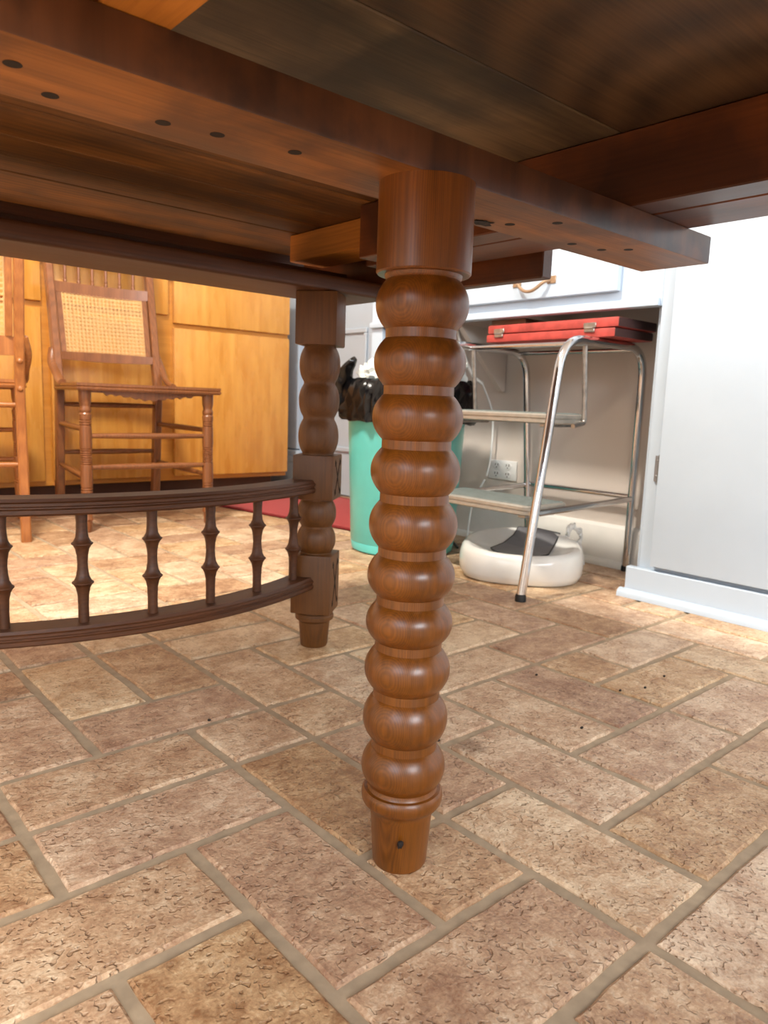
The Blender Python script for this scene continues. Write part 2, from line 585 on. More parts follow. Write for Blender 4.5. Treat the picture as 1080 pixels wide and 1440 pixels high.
def lamp_material():
    m, nt, b = new_mat('lamp_diffuser')
    b.inputs['Base Color'].default_value = (0.9, 0.9, 0.88, 1)
    b.inputs['Emission Color'].default_value = (1, 0.86, 0.66, 1)
    b.inputs['Emission Strength'].default_value = 6
    return m


M['lamp'] = lamp_material()

# ================================================================ room shell
WU0, WV0, WV1, CZ = -2.7, -2.5, 3.15, 2.45     # left wall, front wall, back wall, ceiling
BU, DU = 1.27, 1.5                               # kneehole back wall, door wall
WALL_STEP = 1.62                                 # where the right wall steps back to the door

floor = struct('floor', bx(WU0, 1.8, WV0, WV1 + 0.1, -0.06, -0.0034), M['grout'])

# walls
def wall_with_added_window(name, plane, axis, a0, a1, w0, w1):  # real wall; its opening is added to let fill light in
    bm = BM()
    t0, t1 = plane
    z0, z1 = 0.9, 2.1
    for (s0, s1, q0, q1) in ((a0, w0, 0, CZ), (w1, a1, 0, CZ), (w0, w1, 0, z0), (w0, w1, z1, CZ)):
        if axis == 'Y':
            box(bm, t0, t1, s0, s1, q0, q1)
        else:
            box(bm, s0, s1, t0, t1, q0, q1)
    return struct(name, bm, M['wall_paint'])


wall_with_added_window('wall_left', (WU0 - 0.1, WU0), 'Y', WV0 - 0.1, WV1 + 0.1, -1.65, -0.15)
wall_with_added_window('wall_front', (WV0 - 0.1, WV0), 'X', WU0, 1.8, -1.65, -0.15)
struct('wall_back', bx(WU0, 1.8, WV1, WV1 + 0.1, 0, CZ), M['wall_paint'])
bm = BM()
box(bm, BU, 1.8, WV0, WALL_STEP, 0, CZ)
struct('wall_right', bm, M['kneehole_paint'])
bm = BM()
box(bm, DU, 1.8, WALL_STEP, 1.86, 0, CZ)
box(bm, DU, 1.8, 1.86, 2.66, 2.05, CZ)
box(bm, DU, 1.8, 2.66, WV1, 0, CZ)
struct('wall_right', bm, M['white_paint'])
struct('ceiling', bx(WU0 - 0.1, 1.8, WV0 - 0.1, WV1 + 0.1, CZ, CZ + 0.08), M['ceiling_paint'])
# window frames (unseen, added to go with the fill lights)
for n_, ax in ((1, 'Y'), (2, 'X')):
    bm = BM()
    pl0 = (WU0 - 0.07) if ax == 'Y' else (WV0 - 0.07)
    for (s0, s1, q0, q1) in ((-1.65, -0.15, 0.9, 0.95), (-1.65, -0.15, 2.05, 2.1), (-1.65, -1.6, 0.95, 2.05), (-0.2, -0.15, 0.95, 2.05), (-0.92, -0.88, 0.95, 2.05)):
        if ax == 'Y':
            box(bm, pl0, pl0 + 0.05, s0, s1, q0, q1, bev=0.004)
        else:
            box(bm, s0, s1, pl0, pl0 + 0.05, q0, q1, bev=0.004)
    struct('added_window_%d' % n_, bm, M['added_frame'])

# ---------------------------------------------------------------- floor tiles
U = 0.1143
G = 0.0052        # half joint
KNOWN = [(-4, 2, 2, 1), (-3, 3, 2, 1), (-3, 4, 2, 1), (-2, 1, 1, 2), (-3, 0, 1, 2), (-2, 0, 2, 1), (-1, 1, 1, 1), (0, 0, 1, 2),
         (-1, 2, 1, 2), (-1, 4, 1, 1), (-2, 5, 2, 1), (-2, 6, 1, 2), (-1, 6, 1, 2), (-3, 5, 1, 2), (0, 4, 1, 1), (0, 2, 1, 2),
         (1, 1, 1, 2), (2, 1, 2, 1), (2, 2, 1, 2), (3, 2, 1, 2), (4, 3, 1, 1), (5, 3, 2, 1), (4, 2, 2, 1), (6, 1, 1, 2), (0, 5, 1, 2),
         (1, 4, 1, 2), (0, 7, 2, 1), (1, 6, 2, 1), (1, 3, 1, 1), (4, 1, 2, 1), (1, 0, 2, 1), (0, -1, 2, 1), (-4, 3, 1, 1), (2, 4, 2, 1), (4, 4, 2, 1),
         (-5, 4, 2, 1), (2, 5, 1, 1), (3, 5, 2, 1), (-1, 8, 1, 2), (-3, 7, 1, 1), (-2, 8, 1, 2), (-3, 8, 1, 2)]
rng = random.Random(11)
U0, U1, V0, V1 = -19, 12, -21, 28
grid = {}
tiles = []


def put(t):
    u, v, a, b_ = t
    cells = [(u + i, v + j) for i in range(a) for j in range(b_)]
    if any(c in grid or not (U0 <= c[0] < U1 + 3 and V0 <= c[1] < V1) for c in cells):
        return False
    for c in cells:
        grid[c] = len(tiles)
    tiles.append(t)
    return True


for t in KNOWN:
    put(t)
for v in range(V0, V1):
    for u in range(U0, U1 + 3):
        if (u, v) in grid:
            continue
        k = rng.random()
        opts = [(2, 1), (1, 2), (1, 1)] if k < 0.42 else ([(1, 2), (2, 1), (1, 1)] if k < 0.84 else [(1, 1)])
        for a, b_ in opts:
            if put((u, v, a, b_)):
                break


def tile_mesh(bm, cx, cy, a, b_, r_, drop=0.0):
    hx, hy = a * U / 2 - G, b_ * U / 2 - G
    out = []
    for (x0, y0, x1, y1, n) in ((-hx, -hy, hx, -hy, 5 * a), (hx, -hy, hx, hy, 5 * b_), (hx, hy, -hx, hy, 5 * a), (-hx, hy, -hx, -hy, 5 * b_)):
        for i in range(n):
            t = i / n
            j = 0.0 if i == 0 else r_.uniform(-0.0011, 0.0011)
            dx, dy = x1 - x0, y1 - y0
            ln = math.hypot(dx, dy)
            out.append((x0 + dx * t - dy / ln * j, y0 + dy * t + dx / ln * j))
    def ring(inset, z):
        return [bm.verts.new((cx + p[0] * (1 - inset / hx), cy + p[1] * (1 - inset / hy), z)) for p in out]
    r0 = ring(0, -0.008); r1 = ring(0.0008, -0.0020 - drop); r2 = ring(0.0032, 0.0 - drop)
    n = len(out)
    for p, q in ((r0, r1), (r1, r2)):
        for i in range(n):
            bm.faces.new((p[i], p[(i + 1) % n], q[(i + 1) % n], q[i]))
    bm.faces.new(r2)


protos = {}
for a, b_ in ((2, 1), (1, 2), (1, 1)):
    protos[(a, b_)] = []
    for k in range(3):
        bm = BM()
        tile_mesh(bm, 0, 0, a, b_, random.Random(100 + k + 10 * a))
        me = bpy.data.meshes.new('tile')
        bmesh.ops.recalc_face_normals(bm, faces=bm.faces[:])
        for f in bm.faces:
            f.smooth = False
        bm.to_mesh(me)
        bm.free()
        me.materials.append(M['tile'])
        protos[(a, b_)].append(me)


def in_view(x, y):
    d = Vector((x, y, 0)) - CAM
    z = d.dot(fwd)
    if z < 0.25:
        return 9e9
    X = d.dot(right) / z * 1030
    Y = d.dot(up) / z * 1030
    if abs(X) > 540 + 130 / z or Y < -720 - 130 / z:
        return 9e9
    return z


order = []
for t in tiles:
    u, v, a, b_ = t
    x, y = (u + a / 2) * U, (v + b_ / 2) * U
    if x > 1.8 or y > WV1 or x < WU0 or y < WV0:
        continue
    order.append((min(in_view(x, y), in_view(x - a * U / 2, y), in_view(x + a * U / 2, y), in_view(x, y - b_ * U / 2), in_view(x, y + b_ * U / 2)), x, y, a, b_))
order.sort()
rest = BM()
for i, (z, x, y, a, b_) in enumerate(order):
    if i < 295 and z < 1e9:
        o = bpy.data.objects.new('tile', protos[(a, b_)][rng.randrange(3)])
        C.objects.link(o)
        o.location = (x, y, -0.0004 * rng.random())
        o.parent = floor
    else:
        tile_mesh(rest, x, y, a, b_, rng)
o = obj('tile_field', rest, M['tile'], floor)
o['kind'] = 'stuff'

# ================================================================ dining table
TC = -0.088                       # centre line of the table (u)
table = thing('dining_table', 'old brown dining table seen from below, on bobbin-turned legs', 'table', (TC, 0.2004, 0))


def tl(bm):
    """world coordinates -> table coordinates"""
    bmesh.ops.translate(bm, vec=(-TC, -0.2004, 0), verts=bm.verts[:])
    return bm


def bead(prof, z0, z1, rn, rm, n=11, p=2.3):
    for i in range(n + 1):
        t = -1 + 2 * i / n
        prof.append((rn + (rm - rn) * (1 - abs(t) ** p), z0 + (z1 - z0) * (t + 1) / 2))


# centre leg
prof = [(0.0238, 0.0), (0.0252, 0.003), (0.0284, 0.049), (0.0292, 0.0520), (0.0296, 0.0545), (0.0318, 0.0575), (0.0352, 0.0600), (0.0370, 0.0635), (0.0374, 0.0680), (0.0368, 0.0718), (0.0352, 0.0737), (0.0322, 0.0740), (0.0314, 0.0752)]
necks = [0.0735, 0.1181, 0.1656, 0.2101, 0.2517, 0.2949, 0.3421, 0.3880, 0.4333, 0.4799, 0.5280]
for i_, (n0, n1) in enumerate(zip(necks, necks[1:])):
    z0, z1 = n0 + 0.0043, n1 - 0.0043
    bead(prof, z0, z1, 0.0308, 0.0382 + 0.0009 * (z0 / 0.5), n=15, p=2.15)
    if n1 < 0.52:
        prof += [(0.0300, z1 + 0.0005), (0.0299, z1 + 0.0080)]
prof += [(0.0320, 0.5250), (0.0326, 0.5276), (0.0384, 0.5278), (0.0396, 0.5292), (0.0396, 0.5996)]
bm = BM()
lathe(bm, prof, 0.0035, 0.0040, 64)
leg = obj('leg', bm, M['leg_wood'], table, smooth=32)
leg['label'] = 'orange-brown varnished turned centre leg of ten bobbins'
# small knot and dark splits near the foot
bm = BM()
dirn = (CAM.xy - Vector((TC, 0.2004))).normalized()
blob(bm, dirn.x * 0.0258, dirn.y * 0.0258, 0.034, 0.0028, 0.0028, 0.0036, 2, 0.5, 2, 3)
obj('knot', bm, M['hole_dark'], leg, smooth=60)

# corner legs, turned 45 degrees
ANG = math.atan2(-0.641, -0.767)


def corner_leg(x, y, face_ang):
    lb = BM()
    pr = [(0.0222, 0.0), (0.0236, 0.003), (0.0268, 0.044), (0.0300, 0.0465), (0.0330, 0.049), (0.0335, 0.055), (0.031, 0.0590), (0.0285, 0.0600), (0.0285, 0.064)]
    pr += [(0.0262, 0.068), (0.0262, 0.160)]
    for z0, z1 in ((0.1665, 0.2085), (0.2115, 0.2555)):
        bead(pr, z0, z1, 0.0262, 0.0333)
    pr += [(0.0262, 0.265), (0.0262, 0.325), (0.0262, 0.3345)]
    for z0, z1 in ((0.3350, 0.3915), (0.3950, 0.4490), (0.4525, 0.5090)):
        bead(pr, z0, z1, 0.0262, 0.0338)
    pr += [(0.0262, 0.5140)]
    lathe(lb, pr, 0, 0, 40)
    root = obj('leg', lb, M['corner_leg_wood'], table, smooth=32)
    root.location = (x - TC, y - 0.2004, 0)
    root.rotation_euler = (0, 0, face_ang)
    h = 0.0344
    for z0, z1 in ((0.0625, 0.1645), (0.2585, 0.3330), (0.5110, 0.5952)):
        kb = BM()
        box(kb, -h, h, -h, h, z0, z1, bev=0.003, seg=2)
        k = obj('block', kb, M['corner_leg_wood'], root, smooth=30)
        if z1 < 0.5:
            # carved cross on the side faces: V-grooves shown as sunken dark strips with a raised lozenge rim
            hc = (z1 - z0) * 0.33
            zc = (z0 + z1) / 2
            for sy in (-1, 1):
                cb = BM()
                for s in (-1, 1):
                    tube(cb, [(-0.015, sy * (h + 0.0002), zc - s * hc), (0.0, sy * (h - 0.0003), zc), (0.015, sy * (h + 0.0002), zc + s * hc)], [0.0004, 0.0016, 0.0004], 6)
                obj('carved_cross', cb, M['hole_dark'], root)
                for s in (-1, 1):
                    for q in (-1, 1):
                        cb = BM()
                        tube(cb, [(s * 0.017, sy * h, zc + q * hc - 0.006), (s * 0.017, sy * h, zc + q * hc), (s * 0.017, sy * h, zc + q * hc + 0.006)], [0.0004, 0.002, 0.0004], 6)
                        obj('carved_notch', cb, M['hole_dark'], root)
    return root


VC = 0.2004
LX, LY = 0.2105, 0.7497
corner_leg(LX, LY, ANG)
corner_leg(2 * TC - LX, LY, math.pi - ANG)
corner_leg(LX, 2 * VC - LY, -ANG)
corner_leg(2 * TC - LX, 2 * VC - LY, math.pi + ANG)

# cleat (long bar the centre leg is fixed to)
bm = BM()
box(bm, -0.540, 0.360, 0.1785, 0.2668, 0.5995, 0.6305, bev=0.0018, seg=2)
cleat = obj('cleat', tl(bm), M['cleat_wood'], table, smooth=30)
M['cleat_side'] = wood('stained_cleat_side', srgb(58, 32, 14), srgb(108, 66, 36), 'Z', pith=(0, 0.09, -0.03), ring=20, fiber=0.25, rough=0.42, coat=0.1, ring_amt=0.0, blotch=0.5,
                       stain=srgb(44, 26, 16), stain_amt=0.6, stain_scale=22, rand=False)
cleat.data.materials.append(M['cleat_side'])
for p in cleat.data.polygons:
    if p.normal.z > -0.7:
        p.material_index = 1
for px, py in ((-0.395, 0.215), (-0.366, 0.245), (-0.298, 0.236), (-0.262, 0.229), (-0.205, 0.219), (0.060, 0.236), (0.085, 0.198), (0.170, 0.240), (0.232, 0.209), (0.215, 0.232)):
    bm = BM()
    lathe(bm, [(0.0052, 0.5993), (0.0046, 0.5999)], px - TC, py - VC, 14)
    obj('screw_hole', bm, M['hole_dark'], cleat)

bm = BM()
blob(bm, 0.036 - TC, 0.2515 - VC, 0.5996, 0.013, 0.008, 0.0012, 3, 0.7, 2.2, 4)
obj('knot', bm, M['hole_dark'], cleat)

# tabletop boards
ZT = 0.7060
TU0, TU1 = TC - 0.53, TC + 0.53


def board(name, v0, v1, mat, z1=0.728):
    bm_ = BM()
    box(bm_, TU0, TU1, v0 + 0.0009, v1 - 0.0009, ZT + rng.uniform(0, 0.0012), z1, bev=0.0012, seg=1)
    return obj(name, tl(bm_), mat, table)


bm = BM()
box(bm, TU0 - 0.004, TU1 + 0.004, -0.629, 1.030, 0.7285, 0.748, bev=0.004)
obj('tabletop', tl(bm), M['corner_leg_wood'], table, smooth=30)

board('leaf', -0.115, 0.2005, M['leaf_wood'])
board('leaf', 0.2005, 0.500, M['grey_leaf_wood'])
for a, b_ in ((0.500, 0.600), (0.600, 0.700), (0.700, 0.778), (0.778, 0.850), (0.850, 0.950), (0.950, 1.03)):
    board('tabletop_board', a, b_, M['top_wood'])
for a, b_ in ((-0.225, -0.115), (-0.325, -0.225), (-0.425, -0.325), (-0.525, -0.425), (-0.629, -0.525)):
    board('tabletop_board', a, b_, M['top_wood'])
bm = BM()
box(bm, TU0, TU1, 1.0305, 1.050, 0.665, 0.730, bev=0.004)
obj('edge_rim', tl(bm), M['gallery_wood'], table, smooth=30)
bm = BM()
box(bm, TU0, TU1, -0.649, -0.6295, 0.665, 0.730, bev=0.004)
obj('edge_rim', tl(bm), M['gallery_wood'], table, smooth=30)

# slides: rails that let the table extend
for sgn in (1, -1):
    def sx(u):
        return u if sgn > 0 else (2 * TC + 0.040) - u
    bm = BM()
    a, b_ = sorted((sx(0.1812), sx(0.2240)))
    box(bm, a, b_, -0.42, 0.62 if sgn > 0 else 0.284, 0.6306, 0.7055, bev=0.0015, seg=1)
    obj('slide', tl(bm), M['slide_wood'] if sgn > 0 else M['slide_pale'], table)
    bm = BM()
    a, b_ = sorted((sx(0.2275), sx(0.3075)))
    box(bm, a, b_, -0.30, 0.66 if sgn > 0 else 0.284, 0.6306, 0.6600, bev=0.0015, seg=1)
    obj('slide', tl(bm), M['slide_wood'] if sgn > 0 else M['slide_pale'], table)
    bm = BM()
    a, b_ = sorted((sx(0.2275), sx(0.3000)))
    box(bm, a, b_, -0.36, 0.870 if sgn > 0 else 0.284, 0.6606, 0.7055, bev=0.0015, seg=1)
    obj('slide', tl(bm), M['slide_pale'], table)

# end boards that carry the corner legs, side aprons
for s in (1, -1):
    f_ = lambda v: v if s > 0 else 2 * VC - v
    v0, v1 = sorted((f_(0.715), f_(0.845)))
    bm = BM()
    box(bm, 2 * TC - 0.335, 0.335, v0, v1, 0.5953, 0.6205, bev=0.007, seg=3)
    obj('leg_board', tl(bm), M['gallery_wood'], table, smooth=40)
    for sg in (1, -1):
        g_ = lambda u: u if sg > 0 else 2 * TC - u
        a, b_ = sorted((g_(0.3370), g_(0.3600)))
        v0, v1 = sorted((f_(0.405), f_(0.985)))
        bm = BM()
        box(bm, a, b_, v0, v1, 0.6035, 0.7055, bev=0.002, seg=1)
        obj('apron', tl(bm), M['slide_wood'], table)
    # filler under the tabletop above the leg board
    v0, v1 = sorted((f_(0.835), f_(0.865)))
    bm = BM()
    box(bm, 2 * TC - 0.330, 0.330, v0, v1, 0.6208, 0.650, bev=0.001, seg=1)
    obj('cross_rail', tl(bm), M['gallery_wood'], table)

# galleries: two bowed rails joined by turned spindles, between the corner legs of each end
for s in (1, -1):
    f_ = lambda v: v if s > 0 else 2 * VC - v
    arc = lambda u: f_(0.680 + 0.93 * (u - TC) ** 2)
    rails = []
    gal = bpy.data.objects.new('gallery', None)
    C.objects.link(gal)
    gal.parent = table
    gal.empty_display_size = 0.05
    gal['label'] = 'dark bowed rail pair with turned spindles'
    us = [TC + (-0.287 + 0.574 * i / 40) for i in range(41)]
    path = [(u, arc(u)) for u in us]
    wd = 0.0245
    for z0, z1, nm in ((0.1075, 0.1275, 'bottom_rail'), (0.2710, 0.2920, 'top_rail')):
        dz = z1 - z0
        half = [(wd - 0.002, z0), (wd, z0 + dz * 0.12), (wd, z0 + dz * 0.34), (wd - 0.0022, z0 + dz * 0.42), (wd - 0.0022, z0 + dz * 0.5), (wd - 0.0002, z0 + dz * 0.58),
                (wd - 0.0002, z0 + dz * 0.74), (wd - 0.0026, z0 + dz * 0.82), (wd - 0.0045, z1)]
        sec = half + [(-o_, z_) for o_, z_ in half[::-1]]
        bm = BM()
        sweep(bm, path, sec)
        obj(nm, tl(bm), M['gallery_wood'], gal, smooth=25)
    for k in range(7):
        u = -0.290 + 0.0885 * k
        if k == 6:
            u = -0.290 - 0.0885 * 0.93
        pr = [(0.0068, 0.1265), (0.0066, 0.150), (0.0072, 0.164), (0.0090, 0.1725), (0.0118, 0.1775), (0.0134, 0.1788), (0.0134, 0.1802), (0.0110, 0.1820), (0.0082, 0.188), (0.0068, 0.197), (0.0064, 0.205),
              (0.0070, 0.215), (0.0086, 0.2235), (0.0114, 0.2285), (0.0132, 0.2300), (0.0132, 0.2314), (0.0108, 0.2332), (0.0080, 0.239), (0.0070, 0.248), (0.0068, 0.257), (0.0076, 0.2715)]
        bm = BM()
        lathe(bm, pr, u, arc(u), 18)
        obj('spindle', tl(bm), M['gallery_wood'], gal, smooth=40)

# ================================================================ white built-in cabinets on the right
FU = 1.02          # face of the cabinets
kn = thing('kneehole_cabinet', 'white painted built-in cabinet with one drawer over an open kneehole', 'cabinet', (FU, 1.1, 0))


def rel(bm, o):
    bmesh.ops.translate(bm, vec=-o.location, verts=bm.verts[:])
    return bm


bm = BM()
box(bm, FU, FU + 0.02, 0.5975, 1.58, 0.655, 0.86, bev=0.001, seg=1)           # rail above the opening
box(bm, FU, FU + 0.02, 1.53, 1.58, 0.0, 0.655, bev=0.001, seg=1)              # far stile
box(bm, FU + 0.02, BU - 0.002, 1.56, 1.58, 0.0, 0.86)                          # far side
box(bm, FU + 0.02, BU - 0.002, 0.5975, 0.6125, 0.0, 0.86)                      # near side
obj('carcass', rel(bm, kn), M['white_paint'], kn)
bm = bx(FU - 0.012, FU, 0.600, 1.58, 0.655, 0.672, bev=0.003)
obj('edge_strip', rel(bm, kn), M['white_paint'], kn, smooth=30)
bm = bx(FU + 0.02, BU - 0.004, 0.985, 1.10, 0.641, 0.654, bev=0.002)
obj('support_rail', rel(bm, kn), M['brown_rail'], kn)
bm = BM()
prism(bm, [(FU + 0.03, 0.654), (BU - 0.006, 0.654), (BU - 0.006, 0.47), (BU - 0.02, 0.47)], 'Y', 1.225, 1.243)
obj('bracket', rel(bm, kn), M['kneehole_paint'], kn)
bm = bx(FU - 0.019, FU - 0.0005, 0.700, 1.40, 0.694, 0.850, bev=0.004, seg=2)
dr = obj('drawer', rel(bm, kn), M['white_paint'], kn, smooth=30)
bm = BM()
hv = 0.934
tube(bm, spline([(FU - 0.022, hv + 0.048, 0.733), (FU - 0.034, hv + 0.040, 0.729), (FU - 0.040, hv + 0.018, 0.713), (FU - 0.040, hv, 0.709), (FU - 0.040, hv - 0.018, 0.713), (FU - 0.034, hv - 0.040, 0.729), (FU - 0.022, hv - 0.048, 0.733)], 5), 0.0042, 8)
box(bm, FU - 0.0225, FU - 0.019, hv + 0.040, hv + 0.066, 0.726, 0.744, bev=0.001, seg=1)
box(bm, FU - 0.0225, FU - 0.019, hv - 0.066, hv - 0.040, 0.726, 0.744, bev=0.001, seg=1)
obj('handle', rel(bm, kn), M['bronze'], dr, smooth=40)

bc = thing('base_cabinet', 'tall white base cabinet with plain flat door and small steel hinge', 'cabinet', (FU, -0.4, 0))
bm = BM()
box(bm, FU, BU - 0.002, -1.6, 0.5970, 0.0, 0.86, bev=0.001, seg=1)
obj('carcass', rel(bm, bc), M['white_paint'], bc)
bm = bx(FU - 0.021, FU - 0.0005, -0.06, 0.560, 0.0800, 0.845, bev=0.003, seg=2)
d1 = obj('door', rel(bm, bc), M['white_paint'], bc, smooth=30)
bm = bx(FU - 0.021, FU - 0.0005, -0.72, -0.08, 0.0800, 0.845, bev=0.003, seg=2)
obj('door', rel(bm, bc), M['white_paint'], bc, smooth=30)
bm = BM()
box(bm, FU - 0.006, FU - 0.0004, 0.561, 0.577, 0.270, 0.328, bev=0.001, seg=1)
lathe(bm, [(0.0034, 0.268), (0.0038, 0.270), (0.0038, 0.328), (0.0034, 0.330)], FU - 0.008, 0.5645, 10)
for z_ in (0.282, 0.316):
    blob(bm, FU - 0.006, 0.571, z_, 0.0012, 0.003, 0.003, 1)
obj('hinge', rel(bm, bc), M['steel'], d1, smooth=40)
bm = bx(FU - 0.020, FU - 0.0004, -1.6, 0.6180, 0.0, 0.0700, bev=0.002, seg=1)
obj('base_board', rel(bm, bc), M['white_paint'], bc, smooth=30)
bm = BM()
prism(bm, [(0.985, 0.0), (0.9855, 0.008), (0.989, 0.0145), (0.995, 0.018), (1.0, 0.019), (1.0, 0.0)], 'Y', -1.6, 0.628)
obj('shoe_molding', rel(bm, bc), M['white_paint'], bc, smooth=50)
wt = bx(FU - 0.03, BU - 0.001, -1.6, 1.59, 0.8605, 0.900, bev=0.006)
tag(obj('worktop', wt, M['counter'], None, 30), 'pale laminate worktop running over the white cabinets', 'worktop')

# baseboards in the kneehole and under the door wall
bm = BM()
prism(bm, [(BU - 0.016, 0.0), (BU - 0.016, 0.105), (BU - 0.012, 0.112), (BU - 0.006, 0.115), (BU, 0.115), (BU, 0.0)], 'Y', 0.6135, 1.556)
prism(bm, [(BU - 0.030, 0.0), (BU - 0.029, 0.010), (BU - 0.024, 0.016), (BU - 0.016, 0.018), (BU - 0.016, 0.0)], 'Y', 0.6135, 1.556)
M['trim_paint'] = plain('trim_paint', srgb(222, 220, 216), 0.45, var=0.02)
struct('baseboard_right', bm, M['trim_paint'], None, 40)

# outlet on the kneehole back wall
ou = thing('wall_outlet', 'white four-socket outlet plate low on the kneehole back wall', 'outlet', (BU, 1.217, 0.2285))
ob_ = bx(-0.006, -0.0005, -0.056, 0.056, -0.030, 0.030, bev=0.002, seg=2)
obj('cover_plate', ob_, M['outlet'], ou, smooth=30)
for sy in (-1, 1):
    for sz in (-1, 1):
        bm = BM()
        cy, cz = sy * 0.022 - 0.0, sz * 0.0135
        prism(bm, [(cy + 0.014 * math.cos(a_), cz + 0.0105 * math.sin(a_)) for a_ in [i * math.pi / 8 for i in range(16)]], 'X', -0.0078, -0.006)
        so = obj('socket', bm, M['outlet'], ou)
        bm = BM()
        for q in (-1, 1):
            box(bm, -0.0086, -0.0077, cy + q * 0.005 - 0.0012, cy + q * 0.005 + 0.0012, cz - 0.001, cz + 0.006)
        box(bm, -0.0086, -0.0077, cy - 0.0018, cy + 0.0018, cz - 0.0075, cz - 0.004)
        obj('slot', bm, M['outlet_dark'], so)

# ================================================================ door on the far right wall
do = struct('door_1', bx(DU + 0.010, DU + 0.050, 1.88, 2.64, 0.006, 2.03, bev=0.002), M['white_paint'])


def inset(v0, v1, z0, z1):
    """a sunk door panel with a raised moulding frame"""
    bm_ = BM()
    t = 0.022
    for (a, b_, c_, d_) in ((v0, v1, z0, z0 + t), (v0, v1, z1 - t, z1), (v0, v0 + t, z0 + t, z1 - t), (v1 - t, v1, z0 + t, z1 - t)):
        box(bm_, DU - 0.002, DU + 0.0095, a, b_, c_, d_, bev=0.004, seg=1)
    struct('door_panel_molding', bm_, M['white_paint'], do, 30)


inset(2.185, 2.44, 0.20, 0.735)
inset(1.96, 2.15, 0.20, 0.735)
inset(1.96, 2.44, 0.90, 1.90)
bm = BM()
box(bm, DU - 0.022, DU - 0.0005, 2.655, 2.745, 0.19, 2.08, bev=0.004)
box(bm, DU - 0.032, DU - 0.0005, 2.645, 2.775, 0.0, 0.125, bev=0.004)
box(bm, DU - 0.036, DU - 0.0005, 2.640, 2.790, 0.125, 0.155, bev=0.008)
box(bm, DU - 0.030, DU - 0.0005, 2.645, 2.775, 0.155, 0.185, bev=0.008)
box(bm, DU - 0.022, DU - 0.0005, 1.775, 1.865, 0.0, 2.08, bev=0.004)
box(bm, DU - 0.022, DU - 0.0005, 1.865, 2.655, 2.03, 2.08, bev=0.004)
struct('trim_1', bm, M['white_paint'], None, 30)
bm = bx(DU - 0.014, DU - 0.0005, 2.79, WV1, 0, 0.12, bev=0.003)
struct('baseboard_back', bm, M['white_paint'])

# ================================================================ amber cabinet at the back
YV = 2.57
KY = (YV - CAM.y) / (2.5 - CAM.y)


def yu(u):
    return CAM.x + (u - CAM.x) * KY


def yz(z):
    return CAM.z + (z - CAM.z) * KY


yc = thing('amber_cabinet', 'wide amber maple base cabinet with plain slab doors behind the cane chairs', 'cabinet', (0.2, YV, 0))
bm = BM()
box(bm, -1.45, yu(1.316), YV, WV1 - 0.01, yz(0.085), 0.885, bev=0.002, seg=1)
obj('carcass', rel(bm, yc), M['maple_edge'], yc)
bm = bx(-1.43, yu(1.316) - 0.045, YV + 0.055, YV + 0.075, 0.0, yz(0.085) - 0.0003)
obj('toe_board', rel(bm, yc), M['toe_dark'], yc)
bm = bx(-1.47, yu(1.316) + 0.02, YV - 0.03, WV1 - 0.005, 0.8855, 0.925, bev=0.008)
obj('cabinet_top', rel(bm, yc), M['maple_edge'], yc, smooth=30)


def yfront(name, u0, u1, z0, z1):
    b2 = bx(yu(u0), yu(u1), YV - 0.019, YV - 0.0005, yz(z0), yz(z1), bev=0.004, seg=2)
    return obj(name, rel(b2, yc), M['maple'], yc, smooth=30)


yfront('drawer', 0.778, 1.312, 0.7000, 0.865)
yfront('drawer', 0.318, 0.755, 0.7270, 0.865)
yfront('drawer', -0.30, 0.292, 0.7270, 0.865)
yfront('door', 0.778, 1.312, 0.1040, 0.6820)
yfront('door', 0.318, 0.690, 0.1040, 0.7030)
yfront('door', 0.000, 0.288, 0.1040, 0.7030)
yfront('door', -0.30, -0.005, 0.1040, 0.7030)
yfront('door', -0.90, -0.32, 0.1040, 0.7030)
for z_ in (0.62, 0.18):
    bm = bx(yu(0.703), yu(0.716), YV - 0.006, YV - 0.0003, z_, z_ + 0.022, bev=0.001, seg=1)
    obj('hinge', rel(bm, yc), M['steel'], yc)

# ================================================================ chairs


